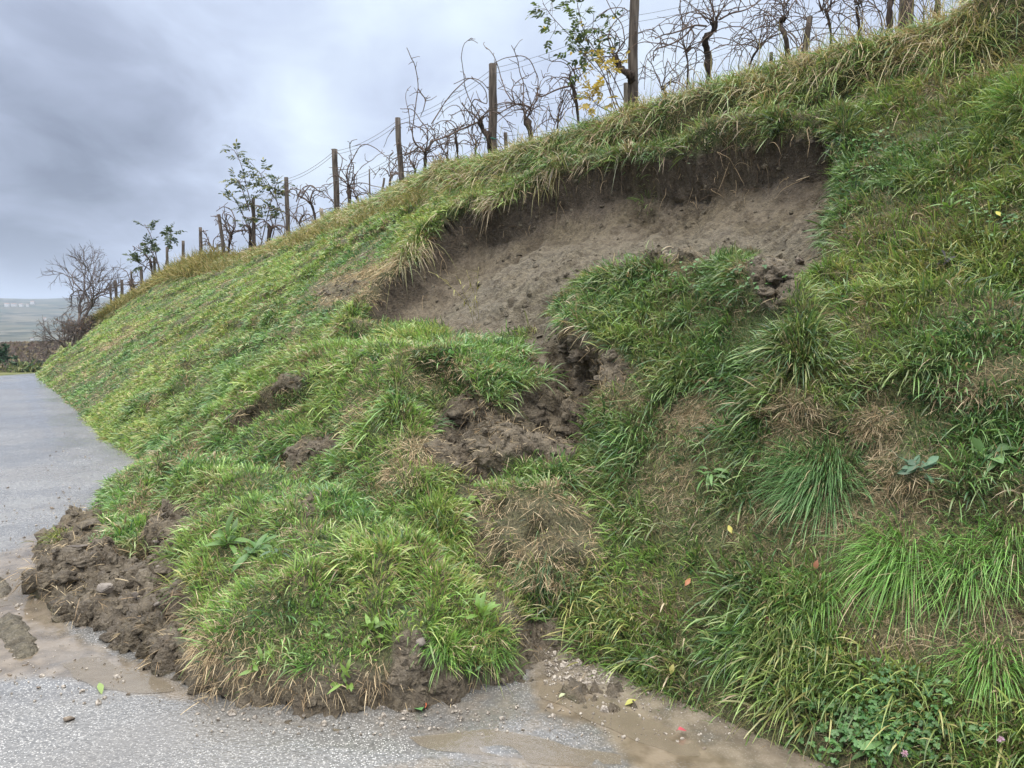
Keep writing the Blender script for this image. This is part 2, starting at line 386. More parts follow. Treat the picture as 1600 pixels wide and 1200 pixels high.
dist = np.maximum(np.linalg.norm(mid[:-1, :2], axis=1), 2.2)
px_m, _, dep_m = project(mid[:-1]); vis = (dep_m > 0.5) & (px_m < 1850) & (px_m > -400)
stepw = np.maximum(0.017, 0.0031*dist); stepw = np.where(vis, stepw, 0.12)
cum = np.concatenate([[0], np.cumsum(seg/stepw)]); NS = int(cum[-1])
ii = np.interp(np.arange(NS), cum, np.arange(len(mid)))
def samp(A): return np.stack([np.interp(ii, np.arange(len(A)), A[:, k]) for k in range(3)], 1)
T_, C2 = samp(TO), samp(CR)
# rows: apron on the road (metres < 0), face (0..1), plateau (metres behind the crest)
apron = -np.arange(2.6, 0, -0.02); face = np.linspace(0, 1, 300); plat = np.concatenate([np.arange(0.03, 0.9, 0.04), np.arange(0.95, 6, 0.25)])
NT = len(apron)+len(face)+len(plat)
hd = C2-T_; hl = np.linalg.norm(hd[:, :2], axis=1); ho = np.zeros((NS, 3)); ho[:, :2] = hd[:, :2]/hl[:, None]
B = np.zeros((NS, NT, 3))
B[:, :len(apron)] = T_[:, None, :] + ho[:, None, :]*apron[None, :, None]; B[:, :len(apron), 2] -= 0.035
wv = face[None, :, None]; f_xy = T_[:, None, :]+hd[:, None, :]*wv
B[:, len(apron):len(apron)+len(face)] = f_xy
zz = T_[:, None, 2] + hd[:, None, 2]*(face[None, :]*(1+0.10*(1-face[None, :]))) - 0.035
B[:, len(apron):len(apron)+len(face), 2] = zz
B[:, -len(plat):] = C2[:, None, :]+ho[:, None, :]*plat[None, :, None]; B[:, -len(plat):, 2] += 0.03*plat[None, :]-0.035
TT = np.concatenate([apron*0-0.0, face, np.ones(len(plat))])
UU = np.concatenate([apron/5.0, face, 1+plat/5.0])         # monotone cross-slope coordinate
Z = B[:, :, 2].copy()
for _ in range(10): Z[:, 1:-1] = 0.25*Z[:, :-2]+0.5*Z[:, 1:-1]+0.25*Z[:, 2:]
B[:, :, 2] = Z
def normals(P):
    a = np.gradient(P, axis=0); b = np.gradient(P, axis=1); n = np.cross(a, b); n = norm(n)
    return np.where(n[..., 2:3] < 0, -n, n)
NB = normals(B)
for _ in range(12):
    NB[:, 1:-1] = NB[:, :-2]+NB[:, 1:-1]*2+NB[:, 2:]; NB = norm(NB)
BU, BV, BD = project(B)
front = BD > 0.6
BU = np.where(front, BU, -9999)
def base_xy(px, py):
    d = (BU-px)**2+(BV-py)**2
    j = np.argmin(d); dm = d.flat[j]
    if dm < 60: j = np.argmin(np.where((d < max(30, dm*1.5)) & (UU[None, :] <= 1.001), BD, 1e9))
    i, k = divmod(int(j), NT)
    if dm > 60:                       # off the bank: the road plane
        q = on_z(px, py, 0); return q[0], q[1]
    return B[i, k, 0], B[i, k, 1]
def wpoly(pts): return [base_xy(*p) for p in pts]
X, Y = B[..., 0], B[..., 1]
NZ = fbm(B, 1.6, 3, 11); NZ2 = fbm(B, 5.0, 3, 12)
wob = 0.07*NZ + 0.03*NZ2
# --- scar: the hollow left by the slide
scar_lip = [(560, 505), (600, 452), (640, 420), (672, 375), (720, 338), (790, 318), (850, 283), (930, 262), (1000, 250), (1100, 234), (1200, 218), (1302, 203)]
scar_low = [(1312, 260), (1306, 340), (1296, 400), (1270, 440), (1215, 470), (1100, 440), (1000, 450), (930, 480), (900, 540), (840, 560), (760, 545), (700, 535), (640, 520)]
sp = wpoly(scar_lip+scar_low)
sd = sdpoly(X, Y, sp) + wob*0.7
lipw = np.array(wpoly(scar_lip))
def dist_line(X, Y, pl):
    d = np.full(X.shape, 1e9)
    for a, b in zip(pl[:-1], pl[1:]):
        ex, ey = b-a; t = np.clip(((X-a[0])*ex+(Y-a[1])*ey)/(ex*ex+ey*ey+1e-9), 0, 1)
        d = np.minimum(d, np.hypot(X-a[0]-t*ex, Y-a[1]-t*ey))
    return d
dl = dist_line(X, Y, lipw)
depth = (0.10+0.45*np.exp(-(dl/0.95)**1.5)*ss(-0.1, 0.55, sd)+0.20*np.exp(-dl/0.28)) + 0.05*fbm(np.stack([(X*0.75-Y*0.66)*1.0, X*0, Z*0.22+NZ*.1], -1), 4.0, 3, 61)*ss(.05, .3, sd) + 0.035*np.abs(fbm(np.stack([(X*0.75-Y*0.66)*1.0, X*0, Z*0.3+NZ*.2], -1), 9.0, 3, 62))*ss(.05, .3, sd) + 0.05*NZ
taperL = ss(440, 760, BU)            # the hollow gets shallower towards its left tip
scar = ss(0.0, 0.10, sd)*depth*(0.35+0.65*taperL)
# --- slid blocks
lobe_pts = [(150, 800), (200, 745), (300, 700), (420, 625), (500, 570), (600, 512), (700, 515), (800, 528), (850, 545), (868, 610), (905, 690), (925, 760), (930, 850), (905, 940), (838, 985),
            (835, 1045), (770, 1090), (640, 1118), (530, 1140), (390, 1128), (295, 1100), (270, 1040), (230, 960), (190, 900), (140, 860)]
sl = sdpoly(X, Y, wpoly(lobe_pts)) + wob*0.8
up_ = ss(1000, 560, BV)
lobeH = ss(0.0, 0.13, sl)*(0.17+0.02*NZ) + 0.26*ss(0.05, 0.75, sl)
lobeH = lobeH*(0.22+0.95*ss(505, 625, BV)) + 0.07*ss(0.1, 0.4, sl)*np.exp(-((BV-640)/70.)**2)
lobeH = lobeH + ss(0.02, 0.2, sl)*(0.05*NZ+0.03*NZ2)*ss(600, 800, BV)
# inner scarps and saddles of the slid mass
gul = dist_line(X, Y, np.array(wpoly([(850, 560), (880, 640), (800, 700), (740, 720), (760, 800), (850, 850), (900, 940)])))
lobeH = lobeH - 0.20*np.exp(-(gul/0.16)**2)*ss(0, 0.2, sl)
blockA = [(1180, 402), (1100, 430), (1000, 440), (925, 455), (872, 482), (862, 520), (900, 560), (950, 590), (940, 650), (960, 760), (1000, 860), (1010, 960), (1200, 960), (1340, 800), (1340, 560), (1275, 470), (1240, 470), (1205, 440)]
sa = sdpoly(X, Y, wpoly(blockA)) + wob*0.5
blkH = ss(0.0, 0.07, sa)*(0.27)*np.exp(-np.maximum(sa-0.1, 0)/0.9)*ss(860, 560, BV)*ss(1360, 1230, BU)
mudp = [(72, 850), (135, 808), (170, 800), (260, 800), (330, 900), (330, 1085), (240, 1058), (165, 1025), (110, 985), (82, 935), (66, 890)]
sm = sdpoly(X, Y, wpoly(mudp)) + wob*1.5
mudH = ss(-0.02, 0.07, sm)*0.13 + 0.09*ss(0.02, 0.5, sm)*(1+0.6*NZ2) + 0.035*ss(0, .1, sm)*NZ2
washp = [(812, 960), (880, 965), (935, 1040), (985, 1085), (900, 1075), (835, 1060)]
sw = sdpoly(X, Y, wpoly(washp)) + wob*0.3
H = np.maximum(np.maximum(lobeH, mudH*1.0), blkH) - scar
H = np.where(lobeH > 0.02, np.maximum(H, lobeH-scar), H)
# --- cornice along the crest, small scarps down the left bank, turf lumps
tq = UU[None, :]+0*X
cor = np.exp(-((tq-0.935-0.03*NZ)/0.05)**2)*(0.24+0.12*NZ)*ss(-3, 1, X+0*Y+9)*(1-0.6*ss(12, 24, Y))
H = H + cor*ss(0.0, -0.05, sd)
H = H - 0.13*np.exp(-((tq-0.855-0.03*NZ)/0.035)**2)*ss(0.0, 0.3, NZ+0.2)*ss(0.0, -0.1, sd)
H = H + (0.15+0.05*NZ2)*np.exp(-((sd+0.07)/0.09)**2)*(dl < 0.45)*ss(.45, .2, dl)*(sd < 0.03)
inface = ss(0.02, 0.08, tq)
H = H + inface*(0.045*fbm(B, 1.1, 3, 21)+0.022*NZ2)
terr = fbm(B*np.array([.45, .45, 1.6]), 1.3, 3, 31)
H = H + inface*0.10*ss(0.15, 0.4, terr)*(1-ss(0, .2, sl))*(1-ss(0, 0.1, sd))
# cracks torn open behind the slid turf
for ln, dp, wd in [([(560, 545), (480, 590), (410, 620)], .16, .10), ([(440, 640), (400, 640), (350, 668)], .16, .10), ([(545, 690), (500, 700), (440, 722)], .14, .08), ([(300, 790), (265, 815), (225, 850)], .15, .10),
                   ([(500, 792), (478, 805)], .14, .06), ([(860, 530), (905, 600), (930, 680)], .14, .10), ([(1190, 410), (1215, 470)], .12, .08), ([(1310, 150), (1370, 128), (1430, 118)], .10, .10)]:
    dlc = dist_line(X, Y, np.array(wpoly(ln))+0)
    H = H - dp*np.exp(-((dlc+0.4*wob)/wd)**2)
for pl_, dp in [([(700, 640), (745, 628), (790, 660), (780, 730), (735, 745), (690, 700)], .22), ([(800, 640), (860, 612), (905, 640), (915, 690), (870, 715), (810, 705)], .19), 
                ([(1175, 405), (1200, 392), (1250, 402), (1240, 450), (1205, 478), (1180, 450)], .24), ([(240, 805), (285, 788), (290, 820), (265, 858), (225, 855)], .10), ([(445, 712), (480, 690), (545, 682), (530, 705)], .08), ([(610, 1010), (650, 990), (682, 1015), (660, 1060), (610, 1070)], .07)]:
    s_ = sdpoly(X, Y, wpoly(pl_)) + wob*.6
    H = H - dp*ss(-0.01, 0.08, s_)*(1+.5*NZ2) + 0.035*np.exp(-((s_+0.05)/0.05)**2)
s_ = sdpoly(X, Y, wpoly([(770, 800), (850, 775), (935, 785), (950, 880), (900, 960), (820, 950), (775, 880)])) + wob*.8
H = H + ss(-0.02, 0.12, s_)*(0.19+0.06*NZ2)
P1 = B + NB*H[..., None]
# first look at where things are seen, then bake the soil/grass masks
FU, FV, FD = project(P1); ok = FD > 0.6
FU = np.where(ok, FU, -9999.)
jx = FU + 9*NZ + 10*NZ2 + 7*fbm(B, 14, 2, 55); jy = FV + 7*NZ2 + 6*fbm(B, 13, 2, 56)
def pm(poly, soft=8, grow=0): 
    s_ = sdpoly(jx, jy, poly)+grow; return ss(-soft, soft, s_)
soil_polys = [
 (scar_lip+[(1302, 260), (1300, 330), (1290, 405), (1255, 430), (1200, 395), (1172, 385), (1100, 408), (1000, 415), (930, 428), (868, 460), (848, 490), (850, 520), (780, 522), (700, 518), (640, 503), (590, 500)], 5, 1.0),
 ([(850, 495), (895, 505), (935, 535), (985, 562), (990, 592), (940, 605), (918, 625), (930, 660), (918, 705), (885, 725), (790, 715), (790, 735), (745, 765), (700, 740), (672, 705), (685, 660), (700, 628), (745, 618), (770, 632), (780, 650), (800, 618), (850, 600), (868, 596), (834, 575), (826, 540)], 6, 1.0),
 ([(760, 785), (840, 775), (920, 780), (935, 830), (925, 880), (860, 870), (800, 885), (745, 850), (735, 800)], 20, .48),
 ([(440, 712), (475, 688), (520, 676), (548, 680), (530, 702), (490, 716), (455, 728)], 5, 1.0),
 ([(410, 615), (450, 590), (482, 583), (472, 604), (425, 625)], 5, .9), ([(350, 660), (400, 632), (432, 628), (400, 660), (370, 674)], 6, .8),
 ([(235, 805), (262, 782), (292, 785), (292, 820), (270, 858), (222, 858)], 6, 1.0),
 ([(55, 830), (120, 800), (150, 790), (165, 800), (152, 850), (200, 860), (240, 852), (285, 885), (300, 930), (282, 1000), (295, 1070), (250, 1060), (170, 1040), (110, 1000), (70, 930), (52, 880)], 5, 1.0),
 ([(295, 1068), (420, 1082), (520, 1088), (560, 1062), (600, 1078), (612, 1040), (625, 1000), (660, 988), (684, 1010), (700, 1045), (780, 1055), (815, 1048), (850, 1075), (760, 1110), (640, 1140), (530, 1160), (380, 1150), (290, 1110)], 7, 1.0),
 ([(800, 975), (870, 972), (900, 1010), (930, 1040), (965, 1080), (1010, 1120), (960, 1150), (860, 1090), (810, 1070)], 6, 1.0),
 ([(1172, 400), (1195, 388), (1252, 398), (1248, 440), (1228, 478), (1188, 478), (1172, 440)], 6, 1.0),
 ([(480, 450), (540, 430), (600, 440), (560, 470), (500, 478)], 12, .6), ([(474, 788), (500, 776), (494, 800), (480, 806)], 5, .9), ([(575, 510), (600, 440), (660, 400), (640, 460), (600, 500)], 8, .85),
 ([(130, 810), (150, 778), (165, 776), (150, 850), (130, 840)], 5, 1.0), ([(1505, 105), (1600, 95), (1600, 130), (1530, 125)], 10, .6), ([(1540, 955), (1600, 950), (1600, 975), (1560, 975)], 8, .7),
 ([(600, 930), (640, 925), (680, 960), (640, 985)], 12, .35), ([(700, 760), (760, 745), (780, 800), (760, 900), (820, 960), (780, 985), (740, 900)], 14, .5)]
soil = np.zeros_like(FU)
for pl, sf, st in soil_polys: soil = np.maximum(soil, pm(pl, sf)*st)
soil = np.maximum(soil, 0.45*ss(0.38, 0.55, fbm(B*np.array([.5, .5, 2.0]), 2.2, 4, 77))*(BD > 8.5)*(tq < .85))
straw_polys = [([(630, 700), (700, 655), (705, 720), (650, 745)], 10, 1.), ([(1025, 640), (1060, 610), (1135, 610), (1150, 655), (1090, 680), (1040, 670)], 10, 1.), ([(1195, 650), (1220, 615), (1275, 620), (1270, 700), (1205, 700)], 10, 1.), ([(960, 600), (1010, 600), (1000, 640), (960, 640)], 8, .8), ([(1330, 620), (1400, 640), (1380, 700), (1340, 700)], 10, .7),
 ([(1255, 850), (1300, 775), (1350, 750), (1450, 760), (1475, 840), (1400, 865), (1290, 872)], 14, 1.), ([(1350, 1005), (1420, 950), (1520, 940), (1610, 960), (1610, 1050), (1480, 1060), (1390, 1045)], 12, 1.), ([(560, 1050), (595, 1010), (640, 1015), (632, 1060), (585, 1095)], 8, 1.),
 ([(760, 770), (930, 760), (945, 850), (900, 930), (800, 930), (750, 850)], 12, .75), ([(1440, 130), (1510, 122), (1500, 165), (1430, 165)], 8, .8), ([(640, 560), (720, 580), (680, 610), (630, 600)], 10, .5), ([(280, 960), (380, 1000), (560, 1080), (520, 1120), (380, 1110), (300, 1080)], 20, .7),
 ([(150, 548), (205, 508), (235, 498), (225, 512), (165, 552)], 6, .6), ([(1080, 800), (1200, 780), (1200, 850), (1100, 850)], 20, .5), ([(950, 900), (1100, 900), (1100, 960), (950, 950)], 25, .4), ([(1300, 330), (1600, 300), (1600, 420), (1330, 420)], 40, .35),
 ([(1000, 1130), (1200, 1090), (1300, 1200), (1150, 1200)], 15, .7), ([(520, 430), (640, 400), (600, 470), (500, 480)], 10, .9), ([(290, 1040), (420, 1060), (560, 1090), (540, 1130), (300, 1100)], 14, .5), ([(640, 1050), (830, 1060), (760, 1100), (600, 1110)], 10, .4), ([(960, 560), (1050, 590), (980, 640), (920, 620)], 12, .6)]
straw = np.zeros_like(FU)
for pl, sf, st in straw_polys: straw = np.maximum(straw, pm(pl, sf)*st)
nstr = fbm(B, 2.4, 4, 71); straw = np.maximum(straw, 0.6*ss(0.22, 0.5, nstr)*(BD < 8)); straw = np.maximum(straw, 0.25*ss(0.3, 0.5, nstr))
crestband = ss(0.78, 0.90, tq+0.035*NZ+0.02*NZ2)
# fine relief of bare soil
rid = 1-np.abs(fbm(B, 7, 3, 41))*2
lum = fbm(B, 22, 3, 42)
NP = normals(P1)
nearf = ss(14, 8, BD)
inS = (sd > 0.03)
rough = np.where(inS, 0.5+0.9*ss(0.0, .35, fbm(B, 1.5, 3, 66)), 1.5)
P2 = P1 + NP*(soil*nearf*rough*(0.045*rid*NZ2*2 + 0.030*lum + 0.014*vn(B, 55, 43)*(1+0*rid)))[..., None]
FU, FV, FD = project(P2); FU = np.where(FD > 0.6, FU, -9999.)
wet = np.clip(pm([(40, 860), (260, 880), (310, 1100), (100, 1040)], 20)*1.0 + pm([(790, 960), (900, 960), (1100, 1200), (700, 1200)], 20)*.8 + pm([(300, 1080), (560, 1100), (800, 1060), (830, 1150), (300, 1150)], 12)*.8 + 0.4*ss(0, .5, fbm(B, 3, 2, 44)), 0, 1)
topsoil_shade = ss(0.30, 0.02, dl+0.16*NZ+0.10*NZ2)*(sd > -0.05)  # dark humus at the lip, also painting the shade under its overhang
pale = np.clip(ss(0.02, 0.5, sd)*ss(0.25, 0.9, dl)*(0.65+0.5*NZ), 0, 1)

frontV = pm([(285, 985), (400, 1045), (560, 1035), (600, 1055), (700, 1040), (850, 1030), (860, 1120), (500, 1170), (270, 1110)], 14)
soilc = np.maximum(soil, 0.9*frontV)
soilc = np.maximum(soilc, 0.2*straw)
# faces -> separate terrain objects that share the same vertices' look
NP2 = normals(P2)
idx = np.arange(NS*NT).reshape(NS, NT)
quads = np.stack([idx[:-1, :-1], idx[1:, :-1], idx[1:, 1:], idx[:-1, 1:]], -1)
fm = lambda A: 0.25*(A[:-1, :-1]+A[1:, :-1]+A[1:, 1:]+A[:-1, 1:])
cx = fm(P2[..., 2]); isap = (UU[:-1] < -0.002)[None, :]+np.zeros((NS-1, NT-1), bool)
Hf = fm(H); keep = ~(isap & (cx < -0.012))
f_scar = (fm(sd) > 0.0) & (fm(soil) > 0.5)
f_mud = (fm(sm) > 0) & (fm(soil) > 0.5) & (fm(sl) < 0.05) & ~f_scar
f_lobe = ((fm(sl) > 0)) & ~f_scar & ~f_mud
Vall = P2.reshape(-1, 3)
def sub(name, fmask):
    q = quads[fmask & keep]; u, inv = np.unique(q, return_inverse=True)
    o = mesh_np(name, Vall[u], inv.reshape(-1)[:].reshape(-1, 4)[:, ::-1], np.full(len(q), 4), M_soil, None, True,
                {'soil': soilc.ravel()[u], 'wet': wet.ravel()[u], 'pale': pale.ravel()[u], 'topsoil_shade': topsoil_shade.ravel()[u]})
    return tag(o, kind='structure')
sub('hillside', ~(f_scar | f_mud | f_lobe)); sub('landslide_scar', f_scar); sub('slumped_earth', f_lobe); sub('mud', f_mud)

def hit(px, py, r=5):
    d2 = (FU-px)**2+(FV-py)**2
    m = d2 < r*r
    if not m.any():
        j = np.argmin(d2)
    else:
        j = np.argmin(np.where(m, FD, 1e9))
    i, k = divmod(int(j), NT); return P2[i, k].copy(), NP2[i, k].copy()
cU, cV, cD = project(C2); cU = np.where(cD > .6, cU, -9999)
def crest(px, back=0.35, sink=0.12):
    i = int(np.argmin(np.abs(cU-px))); p = C2[i]+ho[i]*back; p = p.copy(); p[2] -= sink; return p
ALONG = lambda px: norm(C2[min(int(np.argmin(np.abs(cU-px)))+8, NS-1)]-C2[int(np.argmin(np.abs(cU-px)))])

# ------------------------------------------------------------------ road
def roadz(x, y): return np.where(y > 16.5, -0.0062*(y-16.5)**2, 0.0)*np.where(y > 40, 1, 1)
lat = np.concatenate([np.arange(0.9, -4.2, -0.03), np.arange(-4.2, -6.3, -0.15)])
selr = np.arange(0, NS, 2); RT = T_[selr]; RH = ho[selr]
RP = RT[:, None, :]+RH[:, None, :]*lat[None, :, None]; RP[..., 2] = RT[:, None, 2]
RP[..., 2] = np.minimum(RP[..., 2], 0)
RP[..., 2] += (0.006*fbm(RP*np.array([1, 1, 0]), 2.0, 4, 88)+0.003*fbm(RP*np.array([1, 1, 0]), 14, 2, 89))*ss(20, 10, RP[..., 1])
RP[..., 2] -= 0.0
U, V_, D_ = project(RP); U = np.where(D_ > .6, U, -9999)
rn = fbm(RP, 3, 3, 81)*14; rn2 = fbm(RP, 8, 3, 82)*10
def rm(poly, soft): return ss(-soft, soft, sdpoly(U+rn+rn2, V_+0.6*rn+rn2*.6, poly))
mudm = np.clip(rm([(-40, 880), (60, 830), (110, 985), (260, 1055), (330, 1100), (200, 1085), (60, 1060), (-40, 1070)], 14)*.85
  + rm([(0, 930), (40, 965), (60, 1040), (20, 1060), (-20, 1000)], 10)*.6
  + rm([(800, 970), (900, 980), (960, 1020), (1060, 1080), (1300, 1190), (1330, 1260), (1020, 1240), (940, 1130), (850, 1110)], 14)*.80
  + rm([(340, 1112), (540, 1130), (840, 1060), (1000, 1120), (1150, 1200), (1000, 1230), (800, 1190), (600, 1150), (400, 1135)], 14)*.42
  + rm([(560, 1215), (620, 1183), (720, 1172), (860, 1182), (960, 1205), (900, 1260), (600, 1260)], 5)*.55
  + rm([(90, 830), (150, 810), (60, 850), (30, 845)], 6)*.4, 0, 1)
film = np.clip(.5*ss(780, 640, V_+rn)+rm([(-60, 900), (60, 850), (110, 985), (260, 1050), (250, 1075), (-60, 1100)], 12)*.9
  + rm([(28, 590), (52, 590), (62, 640), (90, 690), (80, 692), (52, 650), (36, 610)], 10)*.6
  + rm([(860, 1060), (1000, 1080), (1280, 1190), (1100, 1230), (700, 1190), (300, 1165), (600, 1140)], 14)*.85
  + rm([(700, 1140), (1000, 1180), (980, 1200), (760, 1182), (500, 1170)], 8)*.5, 0, 1)
a = np.arange(len(selr)*len(lat)).reshape(len(selr), len(lat))
q = np.stack([a[:-1, :-1], a[1:, :-1], a[1:, 1:], a[:-1, 1:]], -1).reshape(-1, 4)
tag(mesh_np('road', RP.reshape(-1, 3), q, np.full(len(q), 4), M_road, None, True, {'mud': mudm.ravel(), 'film': film.ravel()}), kind='structure')

# ------------------------------------------------------------------ ground and far country
def groundz(x, y):
    d = np.hypot(x, y)
    z = np.where(y > 16.5, -0.0062*np.minimum(y-16.5, 22)**2-0.26*np.maximum(y-38.5, 0)*0.6, 0)
    z = np.maximum(z, -9.0)
    kn = -9 + 5.6*np.exp(-((y-105)/30.)**2)*np.exp(-((x+60)/70.)**2)         # brown vineyard knoll
    z = np.where(y > 38, np.maximum(z, kn), z)
    v = -9-26*ss(140, 480, d)
    z = np.where(d > 140, np.maximum(v, np.where(y > 38, kn-26*ss(140, 480, d), v)), z)
    z = z + 66*ss(650, 3000, d) + 5*np.sin(x*0.002+1)*ss(800, 2500, d)
    return z
rad = np.concatenate([np.arange(0, 60, 1.5), np.geomspace(60, 9000, 130)]); ang = np.linspace(0, 2*pi, 361)
GX = rad[:, None]*np.sin(ang)[None]; GY = rad[:, None]*np.cos(ang)[None]
G = np.stack([GX, GY, groundz(GX, GY)], -1)
G[..., 2] += ss(60, 200, rad)[:, None]*3*fbm(G, 0.01, 4, 5) + ss(700, 2600, rad)[:, None]*16*fbm(G*np.array([1, 1, 0]), 0.0016, 4, 6)
G[..., 2] -= 0.09
a = np.arange(len(rad)*len(ang)).reshape(len(rad), len(ang))
q = np.stack([a[:-1, :-1], a[:-1, 1:], a[1:, 1:], a[1:, :-1]], -1).reshape(-1, 4)
brown = np.exp(-((GY-100)/32.)**2)*ss(-200, -20, GX*0-100+GY*0)*(GX < -10)*(rad[:, None] < 200)
tag(mesh_np('ground', G.reshape(-1, 3), q[:, ::-1], np.full(len(q), 4), M_land, None, True, {'near': np.repeat(ss(200, 80, rad), len(ang)), 'brown': brown.ravel()}), kind='structure')

# ------------------------------------------------------------------ grass blades
def blades(P0, D0, Ln, Wd, droop, down, C, segs=3, fac=None):
    """arrays of n blades -> vertices, faces, colours.  Each blade is a bent tapering strip."""
    n = len(P0); prof = np.array([0.8, 1.0, 0.72, 0.0]) if segs == 3 else np.array([0.8, 1.0, .95, 0.7, 0.0])
    rv = norm(rng.normal(size=(n, 3))); S = norm(np.cross(D0, rv)); K_ = segs+1
    vs = []
    for k in range(K_):
        u = k/segs
        c = P0 + D0*(Ln*u)[:, None] + down*(droop*Ln*u**2.1)[:, None]
        h = (Wd*0.5*prof[k])[:, None]
        if k == segs: vs.append(c[:, None])
        else: vs.append(np.stack([c-S*h, c+S*h], 1))
    V = np.concatenate(vs, 1); m = V.shape[1]
    base = np.arange(n)[:, None]*m
    lq = [base+np.array([[2*k, 2*k+1, 2*k+3, 2*k+2]]) for k in range(segs-1)]
    lt = base+np.array([[2*(segs-1), 2*(segs-1)+1, 2*segs]])
    loops = np.concatenate(lq+[lt], 1); sizes = np.tile([4]*(segs-1)+[3], n)
    u = np.concatenate([np.repeat(np.arange(segs)/segs, 2), [1.0]])
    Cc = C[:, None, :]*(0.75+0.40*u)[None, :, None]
    return V.reshape(-1, 3), loops.ravel(), sizes, Cc.reshape(-1, 3)
class Blades:
    def __init__(s): s.p = []; s.n = 0
    def add(s, *a, **k):
        V, l, z, c = blades(*a, **k); s.p.append((V, l+s.n, z, c)); s.n += len(V)
    def build(s, name, mat, parent=None, org=None):
        V, l, z, c = [np.concatenate(x) for x in zip(*s.p)]
        return mesh_np(name, V, l, z, mat, parent, True, {'tint': c}, org)

fP = [P2[:-1, :-1], P2[1:, :-1], P2[1:, 1:], P2[:-1, 1:]]
farea = np.linalg.norm(np.cross(fP[2]-fP[0], fP[3]-fP[1]), axis=-1)*0.5
fsoil, fstr, fU, fV, fD, fcr, ftq = [fm(A) for A in (soil, straw, FU, FV, FD, crestband, tq)]
fsd = fm(sd); fN = norm(NP2[:-1, :-1]+NP2[1:, 1:]); fsl = fm(sl)
facing = True
inview = (fU > -60) & (fU < 1680) & (fV > -120) & (fV < 1290) & (fD > 0.6)
nonap = ~(isap & (cx < 0.02))
dist_f = np.maximum(fD, 2.0)
GREENS = np.array([(0.175, 0.275, 0.075), (0.110, 0.200, 0.058), (0.225, 0.325, 0.095), (0.065, 0.130, 0.045), (0.270, 0.305, 0.120), (0.040, 0.080, 0.028)])
BLUEG = np.array([(0.060, 0.130, 0.042), (0.080, 0.160, 0.055), (0.11, 0.19, 0.07)])
OLIVE = np.array([(0.24, 0.25, 0.09), (0.32, 0.29, 0.12), (0.15, 0.19, 0.06), (0.42, 0.36, 0.19)])
TAN = np.array([(0.44, 0.34, 0.205), (0.34, 0.25, 0.15), (0.52, 0.42, 0.27), (0.27, 0.19, 0.11)])
def pick(wts, n):
    wflat = wts.ravel(); c = np.cumsum(wflat); j = np.searchsorted(c, rng.random(n)*c[-1]); return j
def facepts(j):
    a, b = rng.random((2, len(j), 1)); q_ = [x.reshape(-1, 3)[j] for x in fP]
    return (q_[0]*(1-a)+q_[1]*a)*(1-b)+(q_[3]*(1-a)+q_[2]*a)*b
DOWN = np.array([0, 0, -1.0])
def downhill(Nn):
    g = DOWN - (Nn @ DOWN)[:, None]*Nn; return norm(g)
# patch fields that vary the sward
pf1 = fbm(0.5*(P2[:-1, :-1]+P2[1:, 1:]), 0.9, 3, 91); pf2 = fbm(0.5*(P2[:-1, :-1]+P2[1:, 1:]), 2.8, 3, 92); pf3 = fbm(0.5*(P2[:-1, :-1]+P2[1:, 1:]), 6.0, 2, 93)
# the right-hand bank carries a darker, coarser grass than the mown left bank and the slid turf
kind_f = 1-0.30*ss(-.25, .5, fbm(0.5*(P2[:-1, :-1]+P2[1:, 1:]), .8, 3, 95)+.5)*ss(-.6, .5, 0.5*(P2[:-1, :-1]+P2[1:, 1:])[..., 0]-.2)*(1-fcr)
lenf = np.clip(0.86+0.36*pf1+0.25*pf2, .66, 1.2)*(1-.40*ss(7, 11, dist_f)*(1-fcr))*(1-.16*ss(0.05, .3, fsl)); lenf = np.maximum(lenf, fcr*.9)
def tuft_layer(bl, wts, ntuft, per, rad_, ln, wd, colfun, spread=0.5, lean=0.25, droop=0.35, up=0.6, segs=3, flat=0.0):
    j = pick(wts, ntuft); c0 = facepts(j); Nn = fN.reshape(-1, 3)[j]; d = dist_f.ravel()[j]
    k = per; jj = np.repeat(np.arange(ntuft), k); n = len(jj)
    nn = Nn[jj]; dh = downhill(nn)
    r2 = rng.normal(size=(n, 3)); r2 = r2-(r2*nn).sum(1, keepdims=True)*nn
    scl = (1+np.maximum(d-6, 0)*0.03)[jj]
    off = r2*(rad_*scl)[:, None]
    p = c0[jj]+off-nn*0.008
    base = norm(nn*(1-up)+np.array([0, 0, 1.])*up)
    D0 = norm(base+spread*norm(r2)*rng.random((n, 1))*1.3+dh*lean*rng.random((n, 1))+rng.normal(size=(n, 3))*0.10-base*flat)
    D0 = D0 + nn*np.maximum(0.06-(D0*nn).sum(1, keepdims=True), 0)
    tl = rng.uniform(0.65, 1.3, ntuft)[jj]
    Ln = ln*tl*rng.uniform(0.5, 1.2, n)*(1. if flat > .5 else lenf.ravel()[j][jj]); Wd = wd*rng.uniform(0.7, 1.35, n)*np.maximum(1, d/4.5)[jj]**0.72
    dr = droop*rng.uniform(0.3, 1.6, n)
    C = colfun(ntuft, j)[jj]*rng.uniform(0.6, 1.4, (n, 1))*kind_f.ravel()[j][jj][:, None]
    bl.add(p, D0, Ln, Wd, dr, norm(DOWN*0.8+dh*0.4), C, segs=segs)

